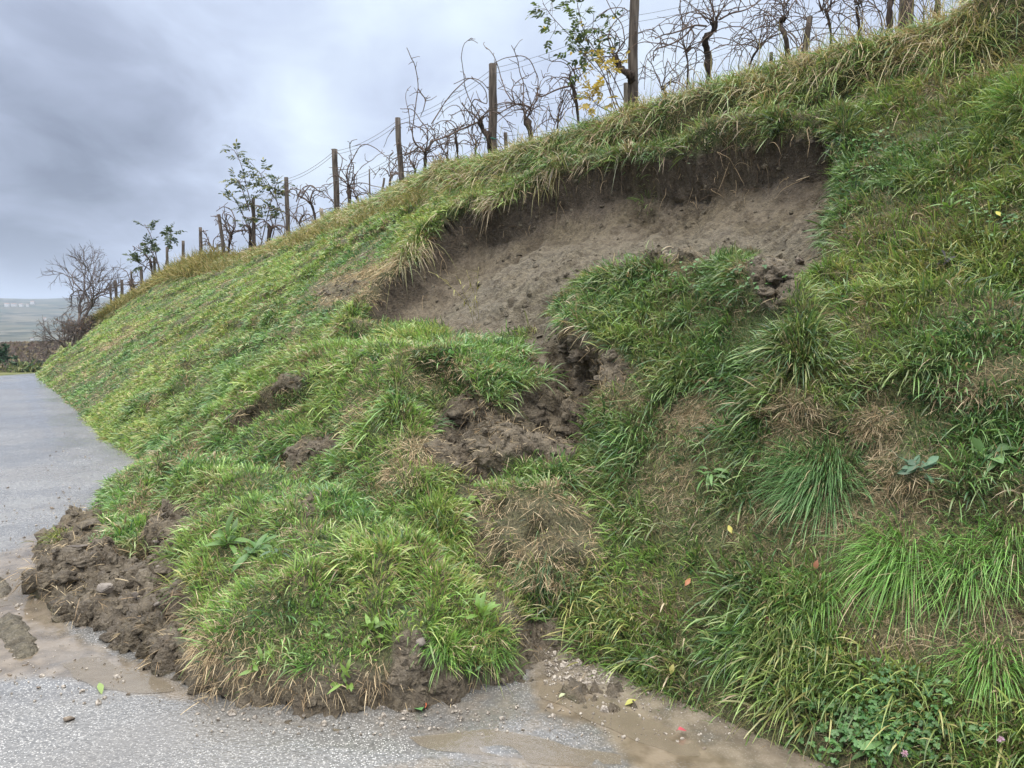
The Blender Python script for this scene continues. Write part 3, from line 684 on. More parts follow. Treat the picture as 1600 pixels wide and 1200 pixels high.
def col_green(palette, strawp=0.12, yellow=True):
    def f(n, j):
        k = rng.integers(0, len(palette), n); c = palette[k]*rng.uniform(0.8, 1.2, (n, 1))
        if yellow:
            t = np.clip(pf1.ravel()[j]*1.6+0.1, -0.35, 0.6)[:, None]
            c = c*(1+np.array([0.55, 0.16, 0.1])*t)
        s_ = rng.random(n) < strawp; c[s_] = TAN[rng.integers(0, 4, s_.sum())]*0.9
        return c
    return f
cov = np.clip(1-fsoil*1.7, 0, 1)*nonap*inview*farea*(ftq < 1.12)
dens = (1/np.maximum(dist_f/4.5, 1)**1.08)
strawcut = 1-0.93*np.clip(fstr*1.1, 0, 1)
frontz = fm(pm([(285, 985), (400, 1040), (560, 1030), (600, 1060), (700, 1040), (850, 1030), (860, 1120), (500, 1170), (270, 1110)], 14))
cov = cov*(1-0.55*frontz)
gr = Blades()
W0 = cov*dens*strawcut
nearw = W0*(dist_f < 7)
print('eff area', W0.sum(), nearw.sum())
EA = W0.sum()
# fine short sward
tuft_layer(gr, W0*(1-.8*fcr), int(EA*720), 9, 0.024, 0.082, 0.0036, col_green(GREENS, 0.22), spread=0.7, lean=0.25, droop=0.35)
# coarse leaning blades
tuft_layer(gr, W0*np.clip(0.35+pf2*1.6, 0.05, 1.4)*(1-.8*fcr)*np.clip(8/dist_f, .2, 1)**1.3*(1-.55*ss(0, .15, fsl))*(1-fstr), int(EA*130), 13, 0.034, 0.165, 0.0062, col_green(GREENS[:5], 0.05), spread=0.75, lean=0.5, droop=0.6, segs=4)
# fresh bright patches on the slid turf and right-hand bank
short = 1-.5*ss(0, .15, fsl)
bright = (1-.9*fstr)*np.clip(ss(0.0, 0.2, fsl)*0.5+ss(-0.1, 0.4, pf1), 0, 1)*W0*(1-fcr)
tuft_layer(gr, bright, int(EA*120), 9, 0.02, 0.11, 0.0050, lambda n, j: np.array([(0.20, 0.34, 0.07), (0.25, 0.36, 0.09), (.15, .28, .06)])[rng.integers(0, 3, n)], spread=0.6, lean=0.3, droop=0.35)
tag(gr.build('grass', M_grass), 'short green grass covering the bank and the slumped turf', 'grass', kind='stuff')
# dry stalks: thatch lying flat
st = Blades()
Ws = cov*dens*(0.15+2.6*fstr**1.3)*(1-fcr*.5)+ (fsoil > .3)*(fsd < 0)*nonap*inview*farea*dens*0.10
ES = Ws.sum()
tuft_layer(st, Ws, int(ES*950), 9, 0.045, 0.075, 0.0024, lambda n, j: TAN[rng.integers(0, 4, n)], spread=1.6, lean=1.0, droop=0.25, flat=0.75, up=0.2)
tag(st.build('dead_grass', M_straw), 'tan dead grass lying matted between the green tufts', 'dead grass', kind='stuff')
# crest: long olive grass hanging over the lip
lg = Blades()
cf = fcr*nonap*inview*farea*dens*(ftq < 1.08)
lipz = ss(-0.16, -0.02, fsd)*(fsd < 0.01)*(dist_f > 6.5)*(fV < 420)*inview*farea*dens*(fm(dl) < 0.3)
tuft_layer(lg, cf+0.0*lipz, int(cf.sum()*270), 14, 0.05, 0.26, 0.0046, col_green(np.vstack([OLIVE, GREENS[:3]]), 0.25, False), spread=1.0, lean=0.45, droop=0.8, segs=4)
lipz = lipz*np.clip(0.25+pf3*2.2+pf2, 0.03, 2)
tuft_layer(lg, lipz, int(lipz.sum()*620), 11, 0.04, 0.22, 0.0038, col_green(np.vstack([OLIVE, OLIVE*.7, TAN*0.6]), 0.25, False), spread=1.1, lean=1.0, droop=1.1, segs=4, up=0.2)
tag(lg.build('long_grass', M_grass), 'long olive and straw grass drooping over the crest and the scar lip', 'long grass', kind='stuff')
#MARK_OBJECTS
# broad little leaves of clover and herbs scattered through the sward
wd_ = Blades()
tuft_layer(wd_, W0*np.clip(0.15+pf3*1.8+pf2, 0, 1.5)*(1-fcr), int(EA*26), 7, 0.03, 0.045, 0.019, lambda n, j: np.array([(0.09, 0.21, 0.05), (0.13, 0.25, 0.05), (0.06, 0.15, 0.05)])[rng.integers(0, 3, n)], spread=1.3, lean=0.3, droop=0.3, segs=4)
tag(wd_.build('ground_herbs', M_leaf), 'small round-leaved green herbs growing low among the grass', 'herbs', kind='stuff')

# crumbs of earth: low-poly lumps strewn over the bare soil
t_ = (1+5**.5)/2
ICO = np.array([(-1, t_, 0), (1, t_, 0), (-1, -t_, 0), (1, -t_, 0), (0, -1, t_), (0, 1, t_), (0, -1, -t_), (0, 1, -t_), (t_, 0, -1), (t_, 0, 1), (-t_, 0, -1), (-t_, 0, 1)])/math.hypot(1, t_)
ICF = np.array([(0, 11, 5), (0, 5, 1), (0, 1, 7), (0, 7, 10), (0, 10, 11), (1, 5, 9), (5, 11, 4), (11, 10, 2), (10, 7, 6), (7, 1, 8), (3, 9, 4), (3, 4, 2), (3, 2, 6), (3, 6, 8), (3, 8, 9), (4, 9, 5), (2, 4, 11), (6, 2, 10), (8, 6, 7), (9, 8, 1)])
def crumbs(name, P, r, mat, attrs=None, label=None, cat=None):
    n = len(P); V = ICO[None]*(1+0.35*(rng.random((n, 12, 1))*2-1)); V = V*rng.uniform(0.6, 1.3, (n, 1, 3))*r[:, None, None]
    th = rng.random(n)*6.28; c_, s_ = np.cos(th), np.sin(th); Rz = np.stack([np.stack([c_, -s_, 0*c_], -1), np.stack([s_, c_, 0*c_], -1), np.stack([0*c_, 0*c_, 0*c_+1], -1)], -2)
    V = np.einsum('nij,nkj->nki', Rz, V)+P[:, None]
    F = (ICF[None]+(np.arange(n)*12)[:, None, None]).reshape(-1)
    at = {k: np.repeat(v, 12) for k, v in (attrs or {}).items()}
    return tag(mesh_np(name, V.reshape(-1, 3), F, np.full(n*20, 3), mat, None, False, at), label, cat, kind='stuff')
ws = (fsoil > .55)*inview*farea*dens*(nonap | (fm(sm) > 0))*np.where(fsd > 0, 0.22, 1.6)
ncr = int(min(ws.sum()*1900, 22000)); j = pick(ws, ncr); P = facepts(j); dd = dist_f.ravel()[j]
r_ = 0.0045*np.exp(rng.normal(size=ncr)*0.9)*np.maximum(1, dd/4.5)**.6; r_ = np.minimum(r_, np.where(fsd.ravel()[j] > 0, 0.03, 0.06))
crumbs('soil_crumbs', P, r_, M_soil, {'soil': np.ones(ncr), 'wet': np.full(ncr, .4), 'pale': np.where(fsd.ravel()[j] > 0, .5, 0.1), 'topsoil_shade': np.zeros(ncr)}, 'brown soil crumbs strewn over the bare earth', 'soil crumbs')
for a, b, z_, l in [(720, 650, .14, 'big clod at the top of the left torn hollow'), (760, 690, .10, 'clod in the bottom of the left torn hollow'), (835, 650, .15, 'largest clod standing in the right torn hollow'), (880, 670, .10, 'clod near the right rim of the right torn hollow'),
        (905, 560, .14, 'clod in the dark channel below the bare scar'), (880, 540, .10, 'clod at the mouth of the channel below the bare scar'), (1215, 430, .13, 'clod inside the small dark hole at the right end of the slid turf'), (1200, 455, .08, 'small clod at the bottom of the dark hole'),
        (100, 900, .11, 'broken clod in the mud nearest the road'), (180, 985, .12, 'clod in the lower mud by the water'), (250, 1010, .10, 'clod where the mud meets the slumped turf'), (130, 880, .08, 'clod on the upper mud')]:
    p, nn = hit(a, b); mb = MB(); v_ = rng.normal(size=3)
    mb.lump(p-nn*z_*.12, np.array([z_, z_*.8, z_*.6])*.55, 1.0, int(a), (1, 1, 1), .5, 14, 20)
    o = mb.build('soil_clod', M_soil, None, p); me = o.data; n_ = len(me.vertices); co = np.empty(n_*3, np.float32); me.vertices.foreach_get('co', co); co = co.reshape(-1, 3); w_ = co+p
    co += norm(co)*(.16*z_*fbm(w_, 30, 3, 9)+.10*z_*fbm(w_, 70, 2, 10))[:, None]; me.vertices.foreach_set('co', co.ravel().astype(np.float32))
    for k_, x_ in (('soil', 1.), ('wet', .3), ('pale', .15), ('topsoil_shade', .25)): me.attributes.new(k_, 'FLOAT', 'POINT').data.foreach_set('value', np.full(n_, x_, np.float32))
    tag(o, l, 'clod', 'large clods torn out by the slide')
def road_pt(px, py, dz=0.0): return on_z(px, py, dz)
# fine grit washed on to the road
gp = []
for (x0, y0, x1, y1, n) in [(0, 780, 150, 870, 120), (60, 680, 160, 830, 60), (0, 1000, 280, 1100, 160), (850, 985, 960, 1070, 700), (850, 1000, 1150, 1160, 500), (300, 1100, 820, 1150, 200), (560, 1100, 820, 1140, 60), (0, 860, 90, 1000, 90)]:
    for _ in range(n):
        p = on_z(rng.uniform(x0, x1), rng.uniform(y0, y1)); gp.append(p)
gp = np.array(gp); crumbs('road_grit', gp+[0, 0, .002], 0.0035*np.exp(rng.normal(size=len(gp))*.55), M_grit, None, 'small mud crumbs and grit scattered on the wet road', 'grit')

# ---------------- shallow muddy water on the road
def water(name, poly, z, label):
    pts = np.array([on_z(*p, 0)[:2] for p in poly]); cpts = catmull(np.vstack([np.c_[pts, pts[:, :1]*0], [[pts[0][0], pts[0][1], 0]]]), 8)[:-1]
    P = cpts.copy(); P[:, :2] += 0.02*np.stack([vn(P, 9, 3), vn(P, 9, 4)], -1); P[:, 2] = z
    o = mesh_np(name, P, np.arange(len(P)), [len(P)], M_mudwater, None, False); return tag(o, kind='structure')
water('water', [(-60, 905), (30, 890), (62, 905), (80, 950), (112, 995), (165, 1030), (250, 1062), (262, 1080), (170, 1078), (110, 1050), (70, 1005), (50, 955), (20, 945), (-60, 960)], 0.0012, '')
water('water', [(640, 1150), (760, 1140), (900, 1165), (1010, 1195), (900, 1196), (760, 1178), (660, 1170)], 0.0012, '')
water('water', [(850, 1062), (900, 1072), (960, 1100), (1060, 1150), (1120, 1180), (1050, 1178), (960, 1140), (890, 1105), (845, 1085)], 0.0012, '')

def puddle(px_poly, label=''):
    P = np.array([hit(*p)[0] for p in px_poly]); zc_ = np.percentile(P[:, 2], 25)+.004
    c = catmull(np.vstack([[*on_z(a, b, zc_)] for a, b in px_poly+[px_poly[0]]]), 6)[:-1]; c[:, 2] = zc_
    tag(mesh_np('water', c, np.arange(len(c)), [len(c)], M_mudwater, None, False), kind='structure')
puddle([(150, 893), (163, 890), (182, 920), (196, 945), (178, 950), (168, 925)])

# ---------------- vineyard posts
def px_path(pts, y0, dy=None):
    """photo polyline -> a 3D polyline around the depth y0"""
    out = []
    for i, (a, b) in enumerate(pts):
        out.append(at_y(a, b, y0+(dy[i] if dy is not None else 0)))
    return np.array(out)
posts = {}
def post(key, top, base, wpx, label, mat=None, bend=0.0, group='vineyard posts along the crest', back=0.3, cap=True, name='vine_post'):
    b = crest(base[0], back); y = b[1]
    p0 = at_y(base[0], base[1]+14, y); p0[2] = min(p0[2], b[2]+.02)-0.10
    p1 = at_y(top[0], top[1], y+rng.uniform(-.05, .05)); rr = wpx/2/FPX*y
    n = 9; tt = np.linspace(0, 1, n)[:, None]; ln = p0*(1-tt)+p1*tt
    ln[:, 0] += bend*np.sin(tt[:, 0]*pi*1.4)+0.012*rr/.05*fbm(ln, 3, 2, int(base[0])); ln[:, 1] += .01*fbm(ln+5, 3, 2, 3)
    mb = MB(); mb.tube(ln, rr*(1.06-0.12*tt[:, 0]), 10, None, 0.07)
    o = mb.build(name, mat or M_post, None, org=p0); tag(o, label, 'post', group); posts[key] = (p0, p1, rr); return o
post('a', (1417, -110), (1420, 34), 20, 'thickest grey post at the top right, cut off by the frame', back=.35)
post('b', (988, -60), (997, 172), 14.5, 'tall bent grey post with a gnarled vine trunk leaning against it', bend=-0.035)
post('c', (770, 100), (770, 242), 13, 'thick round-topped post with green twine tied near its foot')
post('d', (621, 184), (630, 303), 8.5, 'slim post leaning left beside the tall upright cane')
post('e', (523, 233), (527, 330), 9, 'dark post with a splintered top between the leafy sapling and the arching cane')
post('f', (447, 277), (451, 378), 6.5, 'post at the right edge of the leafy sapling')
post('g', (396, 309), (397, 388), 5.5, 'post standing inside the leafy sapling')
post('h', (344, 335), (349, 402), 5.5, 'crooked dark post next to the tangled cane loop', bend=0.04)
post('i', (313, 355), (314, 392), 5, 'short post rising from the yellow grass left of the crooked post')
post('j', (286, 376), (286, 405), 4.5, 'short post half sunk in yellow shrubs')
post('k', (261, 386), (262, 425), 4, 'thin post behind the small leafy sapling')
post('l', (241, 401), (243, 445), 4.5, 'post at the foot of the small leafy sapling')
post('m', (220, 416), (223, 455), 5, 'far post just left of the small leafy sapling')
post('n', (205, 424), (206, 460), 3.2, 'thin far post, fourth from the left end of the row')
post('o', (190, 437), (192, 468), 4.5, 'far post with a wider cap, third from the left end of the row')
post('p', (180, 438), (183, 473), 4.5, 'dark far post, second from the left end of the row')
post('q', (172, 447), (175, 474), 3, 'thin leaning post at the left end of the row')
post('r', (1266, 26), (1245, 98), 9.5, 'short stake leaning right with a frayed top', group=None)
post('s', (1205, 82), (1203, 116), 6, 'low broken brown stub left of the leaning stake', group='broken stubs on the crest', name='post_stub')
post('t', (978, 130), (980, 178), 8, 'pale square stub beside the tall bent post', M_postpale, group='broken stubs on the crest', name='post_stub')
post('u', (790, 207), (793, 234), 6, 'small stub just right of the round-topped post', group='broken stubs on the crest', name='post_stub')
post('v', (677, 260), (679, 282), 4.5, 'tiny stub right of the tall upright cane', group='broken stubs on the crest', name='post_stub')
post('w', (502, 326), (508, 352), 6.5, 'leaning pale stub left of the splintered post', M_postpale, group='broken stubs on the crest', name='post_stub')
post('x', (598, 278), (594, 324), 3.5, 'thin curved stake left of the slim leaning post', bend=-.03, group=None)
post('y', (577, 264), (579, 326), 2.2, 'very thin rod in the gap between two dark posts', group=None)
post('z', (423, 353), (412, 394), 6, 'dark stump leaning right beneath the leafy sapling', M_bark, bend=.03, group=None, name='vine_stump')
# green twine round the post and the vine
p0, p1, rr = posts['c']; mb = MB(); cc = at_y(766, 217, p0[1]-.01); th = np.linspace(0, 2*pi, 25)
mb.tube(np.stack([cc[0]+.085*np.cos(th), cc[1]+.075*np.sin(th), cc[2]+.008*np.sin(th*2)], -1), .006, 5)
tag(mb.build('twine', M_tie), 'loop of green twine round the round-topped post and its vine', 'twine')

# ---------------- trellis wires
def wire(keys, frac, label, dz=0.0, extra=None):
    pts = []
    for k in keys:
        p0, p1, rr = posts[k]; z0 = p0[2]+.10
        q = p0*(1-frac[k])+p1*frac[k]; pts.append(q+np.array([0, -rr, dz]))
    if extra is not None: pts = [extra]+pts
    P = []
    for a, b in zip(pts[:-1], pts[1:]):
        for t in np.linspace(0, 1, 10, endpoint=False):
            q = a*(1-t)+b*t; q[2] -= 0.10*4*t*(1-t)*np.linalg.norm(b-a)/4; P.append(q)
    P.append(pts[-1]); P = np.array(P); mb = MB(); dep = P[:, 1]
    mb.tube(P, np.maximum(0.0024, 0.00028*dep), 4)
    tag(mb.build('trellis_wire', M_wire), label, 'wire', 'trellis wires strung between the posts')
keys = ['a', 'b', 'c', 'd', 'e', 'f']
far = posts['a'][1]+np.array([3.0, -3.2, .35])
fr = {'a': .93, 'b': .70, 'c': .95, 'd': .96, 'e': .97, 'f': .97}
wire(keys, fr, 'topmost wire running from post top to post top', 0, far)
wire(keys, fr, 'second wire just below the topmost one', -.07, far-[0, 0, .1])
fr2 = {'a': .7, 'b': .38, 'c': .62, 'd': .62, 'e': .62, 'f': .6}
wire(keys, fr2, 'middle wire at half the post height', 0, far-[0, 0, .6])
wire(keys, fr2, 'thin wire just below the middle one', -.06, far-[0, 0, .7])
fr3 = {'a': .5, 'b': .2, 'c': .36, 'd': .34, 'e': .34, 'f': .33}
wire(keys[1:], fr3, 'lowest wire close above the grass', 0)

# ---------------- vines
def walk(p, d, ln, n=12, curl=0.5, droop=0.3, seed=0):
    P = [np.array(p, float)]; d = norm(np.array(d, float)); r = np.random.default_rng(seed); st = ln/n; bend = r.normal(size=3)*curl*0.22
    for i in range(n):
        d = norm(d+bend+r.normal(size=3)*0.20*curl+np.array([0, 0, -droop*0.14*i/n*2])); bend = bend*0.9+r.normal(size=3)*.06*curl
        P.append(P[-1]+d*st)
    return np.array(P)
VL = 'pruned grapevines between the posts'
def vine(trunk, rpx, label, canes=(), ncane=6, seed=1, clen=0.8, arms=(), bend=0, head=1.25, back=.3):
    r = np.random.default_rng(seed); b = crest(trunk[0][0], back); y = b[1]
    tp = px_path(trunk, y, [0.05*r.normal() for _ in trunk]); tp[0][2] -= .25
    root = empty('grapevine', tp[0], label, 'grapevine', VL)
    tc_ = catmull(tp, 4); k = len(tc_); rad = rpx/2/FPX*y*(1.12-0.25*np.linspace(0, 1, k))*(1+.18*r.normal(size=k)); rad[-3:] *= head; rad = np.abs(rad)
    mb = MB(); mb.tube(tc_, rad, 8, None, .22); mb.build('trunk', M_bark, root)
    hp = tc_[-1]; sc_ = y/FPX
    for a in arms:
        ap = px_path(a, y, np.cumsum(r.normal(size=len(a))*.05)); ac = catmull(ap, 5); ac += .012*fbm(ac, 8, 2, seed)[:, None]
        mb = MB(); mb.tube(ac, np.linspace(1.6, .9, len(ac))*sc_*.9, 6, None, .15)
        for i in range(3, len(ac), 4):
            s_ = walk(ac[i], [r.normal()*.5, r.normal()*.4, 1], r.uniform(.1, .45)*clen, 7, .8, .1, int(r.integers(1e6)))
            mb.tube(s_, np.linspace(.9, .4, len(s_))*sc_, 4)
        mb.build('arm', M_cane, root)
    def twigs(mb, c, n):
        for _ in range(n):
            i = int(r.integers(2, len(c)-1)); t = walk(c[i], r.normal(size=3)+[0, 0, .3], r.uniform(.06, .3)*clen, 6, 1.3, .2, int(r.integers(1e6)))
            mb.tube(t, np.linspace(.6, .35, len(t))*sc_, 4)
    for c in canes:
        cp = px_path(c, y, np.cumsum(r.normal(size=len(c))*.07)); cc_ = catmull(cp, 5); cc_ += .010*fbm(cc_, 9, 2, seed+3)[:, None]
        mb = MB(); mb.tube(cc_, np.linspace(1.0, .5, len(cc_))*sc_, 5); twigs(mb, cc_, 6); mb.build('cane', M_cane, root)
    for i in range(ncane+4):
        a = r.uniform(0, 6.28); d = [cos(a)*.8, sin(a)*.5, r.uniform(.6, 1.6)]
        c = walk(hp+r.normal(size=3)*.02, d, clen*r.uniform(.6, 1.7), 16, .8, r.uniform(.3, 2.4), int(r.integers(1e6)))
        mb = MB(); mb.tube(c, np.linspace(.85, .35, len(c))*sc_, 5); twigs(mb, c, 6); mb.build('cane', M_cane, root)
    return root
vine([(766, 245), (764, 217), (756, 205), (749, 190)], 8, 'dark twisted grapevine tied to the round-topped post', ncane=4, seed=3,
     arms=[[(750, 190), (725, 200), (700, 212), (672, 222)]], canes=[[(749, 190), (736, 172), (742, 155), (760, 162), (757, 140), (735, 122), (708, 132)], [(675, 193), (695, 160), (717, 135), (735, 122), (752, 128), (765, 142)], [(750, 190), (762, 180), (770, 190)], [(722, 160), (735, 180), (745, 200), (752, 212)]])
vine([(835, 232), (828, 205), (821, 184)], 8, 'grapevine with a knobby head right of the round-topped post', ncane=4, seed=5,
     arms=[[(828, 168), (812, 162), (796, 168), (777, 179)]], canes=[[(822, 184), (817, 160), (818, 135), (812, 108), (805, 82), (800, 70)], [(828, 180), (838, 155), (841, 130), (832, 100), (817, 88), (792, 90), (772, 98)], [(806, 162), (795, 150), (785, 130), (780, 108), (770, 84), (760, 74)], [(805, 162), (800, 140), (812, 125), (832, 115)], [(838, 150), (846, 147)]])
vine([(908, 198), (901, 166), (895, 134)], 4.5, 'slender dark vine stem left of the yellow-leaved sapling', ncane=3, seed=8, clen=.5,
     arms=[[(893, 134), (870, 140), (846, 150), (838, 140)]], canes=[[(895, 134), (888, 115)], [(900, 165), (885, 140), (874, 175), (862, 210)]])
vine([(992, 172), (985, 142), (985, 118), (970, 108), (960, 88)], 10, 'gnarled vine trunk crossing the tall bent post', ncane=3, seed=9, canes=[[(960, 88), (950, 60), (960, 35), (985, 15)], [(958, 86), (975, 70), (972, 40), (955, 15), (940, -20)], [(930, 30), (950, 15), (970, 12), (984, 18)]])
vine([(1110, 134), (1107, 100), (1104, 76), (1102, 60), (1115, 48), (1116, 34)], 9.5, 'grapevine with a thick knotted head and long side arms', ncane=6, seed=11, head=1.6,
     arms=[[(1104, 40), (1085, 40), (1058, 50), (1038, 54), (1024, 60)], [(1085, 40), (1065, 60), (1045, 70), (1023, 79), (1020, 96)], [(1122, 32), (1145, 20), (1170, 13), (1195, -5)]],
     canes=[[(1114, 34), (1104, 10), (1090, -15)], [(1118, 34), (1130, 10), (1138, -20)], [(1108, 36), (1085, 12), (1062, -5)], [(1115, 34), (1114, 5), (1108, -30)]])
vine([(1236, 96), (1228, 62), (1219, 40), (1226, 26)], 7, 'grapevine just left of the leaning stake', ncane=6, seed=13, head=1.5,
     canes=[[(1226, 26), (1240, 5), (1252, -15)], [(1219, 38), (1200, 20), (1175, 10)], [(1219, 40), (1190, 42), (1165, 52), (1142, 60)], [(1226, 26), (1220, 0), (1212, -20)]])
vine([(1394, 42), (1390, 14), (1397, -8), (1396, -30)], 8, 'bare vine stem left of the thickest post', ncane=3, seed=15)
vine([(1465, 34), (1465, 8), (1468, -25)], 9, 'bare vine stem right of the thickest post', ncane=3, seed=16)
vine([(664, 290), (664, 262), (665, 240)], 5.5, 'Y-shaped grapevine under the tall upright cane', ncane=4, seed=17, arms=[[(663, 238), (655, 230), (643, 238), (631, 244)], [(667, 236), (675, 222), (690, 216), (704, 212)]],
     canes=[[(662, 236), (645, 218), (648, 175), (653, 138), (650, 108), (640, 84), (636, 74)], [(653, 138), (664, 155), (662, 170), (657, 182)], [(666, 238), (668, 205), (658, 190), (645, 172), (625, 170)], [(665, 236), (680, 210), (668, 195), (652, 200)]])
vine([(546, 330), (546, 310), (545, 292)], 5, 'grapevine with one long arching cane', ncane=4, seed=18, canes=[[(545, 292), (542, 270), (550, 250), (565, 227), (585, 230), (605, 247), (622, 265)], [(545, 290), (530, 275), (535, 250), (525, 235)], [(545, 290), (553, 285), (553, 272), (545, 268)]])
vine([(496, 345), (490, 330), (486, 318)], 3.5, 'small vine with looping canes left of the splintered post', ncane=4, seed=19, canes=[[(470, 310), (485, 290), (500, 300), (508, 298), (518, 312)], [(463, 315), (468, 300), (480, 290), (492, 293)]])
vine([(355, 405), (358, 385), (361, 368)], 4, 'tangled loop of canes beside the crooked post', ncane=7, seed=21, clen=.9, canes=[[(361, 368), (368, 350), (362, 330), (350, 323), (338, 330)], [(360, 370), (352, 350), (356, 335), (366, 345), (364, 362)]])
vine([(416, 392), (421, 372), (424, 356)], 4, 'dark vine under the right side of the leafy sapling', ncane=4, seed=23, clen=.7)
vine([(390, 392), (391, 375), (392, 358)], 5, 'thick short vine at the foot of the post inside the sapling', ncane=3, seed=24, clen=.7)
vine([(716, 262), (715, 240), (711, 205)], 3, 'thin dark shoot between the two largest left vines', ncane=3, seed=25, clen=.5)
vine([(1070, 140), (1075, 110), (1072, 80)], 3, 'thin tangle of canes left of the knotted-head vine', ncane=6, seed=27, clen=.9)
vine([(1300, 78), (1298, 50), (1290, 15)], 4, 'tangle of dark canes right of the leaning stake', ncane=9, seed=28, clen=1.0, canes=[[(1298, 60), (1320, 30), (1345, 20), (1370, 10)], [(1290, 40), (1310, 20), (1340, 40), (1362, 55)]])
vine([(1345, 62), (1342, 40), (1338, 10)], 4, 'cane tangle just left of the thickest post area', ncane=8, seed=29, clen=.9)
vine([(1165, 120), (1172, 100), (1185, 75)], 3, 'low cane tangle between the knotted vine and the leaning stake', ncane=9, seed=30, clen=.9)
vine([(240, 440), (238, 430), (236, 412)], 2.5, 'far small vine by the small leafy sapling', ncane=4, seed=31, clen=.9)

for k_, (a, h_, l_) in enumerate([(606, 70, 'low bare vine tangle between the thin curved stake and the slim leaning post'), (700, 60, 'bare vine tangle left of the dark twisted grapevine'), (868, 60, 'thin bare vine in the gap right of the knobby-headed grapevine'),
        (1040, 75, 'bare vine tangle close right of the tall bent post'), (740, 60, 'faint bare vine behind the dark twisted grapevine'), (560, 50, 'thin bare vine beside the very thin rod'), (645, 60, 'thin bare vine behind the Y-shaped grapevine'),
        (1255, 50, 'thin bare vine behind the leaning stake'), (1440, 25, 'thin bare vine behind the thickest post'), (470, 40, 'small bare vine between the sapling and the splintered post'), (330, 32, 'tiny bare vine left of the crooked post'), (210, 20, 'tiny bare vine among the far posts')]):
    v_ = float(np.interp(a, cU[np.argsort(cU)], cV[np.argsort(cU)]))
    vine([(a, v_+6), (a+2, v_-h_*.25), (a+(-3 if k_ % 2 else 4), v_-h_*.55)], 3 if a > 500 else 2, l_, ncane=3, seed=60+k_, clen=.75 if a > 500 else 1.0, back=1.1)
# ---------------- leafy saplings
def pin_leaf(mb, p, d, ln, nl, ll, lw, cfun, r):
    """a feathered leaf: leaflets in pairs along a thin stalk"""
    q = walk(p, d, ln, 6, .3, .8, int(r.integers(1e6)))
    mb.tube(q, .0022*ln/.2, 3, cfun()*0.7)
    dd = norm(q[-1]-q[0]); side = norm(np.cross(dd, [r.normal()*.3, r.normal()*.3, 1])); up = np.cross(side, dd)
    for i in range(nl):
        t = .2+.8*i/nl; k = t*(len(q)-1); a = q[int(k)]*(1-k % 1)+q[min(int(k)+1, len(q)-1)]*(k % 1)
        for s_ in (-1, 1):
            mb.leaf(a, norm(side*s_+dd*.5+r.normal(size=3)*.15), norm(up+r.normal(size=3)*.4), ll*r.uniform(.8, 1.15), lw, .25, cfun())
    mb.leaf(q[-1], dd, up, ll, lw, .25, cfun())
def sapling(stems, y, label, leaf=(0.14, 4, .05, .022), dens=10, cols=None, seed=0, top=0.25, yellow=None, name='sapling'):
    r = np.random.default_rng(seed); P0 = at_y(*stems[0][0], y); root = empty(name, P0, label, 'sapling')
    wood = MB(); lf = MB(); lsz = 1.
    for s_ in stems:
        sp_ = px_path(s_, y, np.cumsum(r.normal(size=len(s_))*.06)); c = catmull(sp_, 6); wood.tube(c, np.linspace(.009, .004, len(c))*y/12, 5)
        L_ = len(c)
        for _ in range(int(dens)):
            k = int(L_*(top+(1-top)*r.random()**.8)); k = min(k, L_-1); d = r.normal(size=3)*[1, .6, .6]+[0, 0, .35]
            tw = walk(c[k], d, r.uniform(.05, .22), 4, .4, .2, int(r.integers(1e6))); wood.tube(tw, .003*y/12, 3)
            fr_ = k/L_
            def cf_():
                base = np.array(cols[int(r.integers(len(cols)))])
                if yellow and yellow(project(tw[-1][None])[0][0], project(tw[-1][None])[1][0], r): base = np.array([(.46, .34, .07), (.38, .30, .08)][int(r.integers(2))])
                return base*r.uniform(.7, 1.25)
            pin_leaf(lf, tw[-1], norm(np.array(d)+[0, 0, .1]), leaf[0]*r.uniform(.7, 1.2), leaf[1], leaf[2], leaf[3], cf_, r)
    wood.build('stem', M_cane, root); lf.build('foliage', M_leaf, root)
    return root
DG = [(.05, .075, .035), (.038, .06, .03), (.075, .10, .045)]
yb = crest(985)[1]
sapling([[(968, 185), (955, 150), (940, 110), (915, 78), (885, 50), (862, 25), (848, 5)], [(985, 180), (972, 150), (955, 115), (935, 85), (915, 55), (905, 20), (898, -20)], [(955, 150), (948, 110), (940, 80), (930, 45)],
         [(972, 180), (950, 130), (925, 100), (905, 80)], [(955, 175), (935, 165), (925, 155)]], yb-.15, 'tall leafy sapling turning from green to yellow beside the bent post', (0.11, 3, .055, .030), 24, DG+[(.11, .16, .05)], 41, .3,
        lambda u, v, r: (v > 85+r.normal()*8 and u > 912) or r.random() < .04)
yb = crest(400)[1]
sapling([[(398, 400), (397, 360), (392, 320), (385, 290), (376, 255), (366, 235)], [(396, 380), (385, 350), (375, 325), (362, 305)], [(405, 395), (415, 350), (425, 310), (436, 275)], [(420, 390), (430, 350), (432, 310), (412, 275)],
         [(440, 385), (445, 350), (430, 310), (415, 290), (405, 268)], [(390, 330), (380, 300), (372, 280)]], yb-.3, 'leafy sapling with feathered dark leaves on the left half of the row', (0.28, 4, .12, .05), 17, DG+[(.2, .2, .06)], 43, .25)
yb = crest(245)[1]
sapling([[(250, 430), (244, 400), (236, 370), (226, 350)], [(255, 430), (262, 395), (268, 370), (265, 362)], [(245, 430), (225, 415), (205, 405)], [(250, 420), (238, 395), (222, 378)]], yb-.3, 'small leafy sapling at the far left part of the row', (0.36, 4, .16, .07), 13, DG, 45, .3)

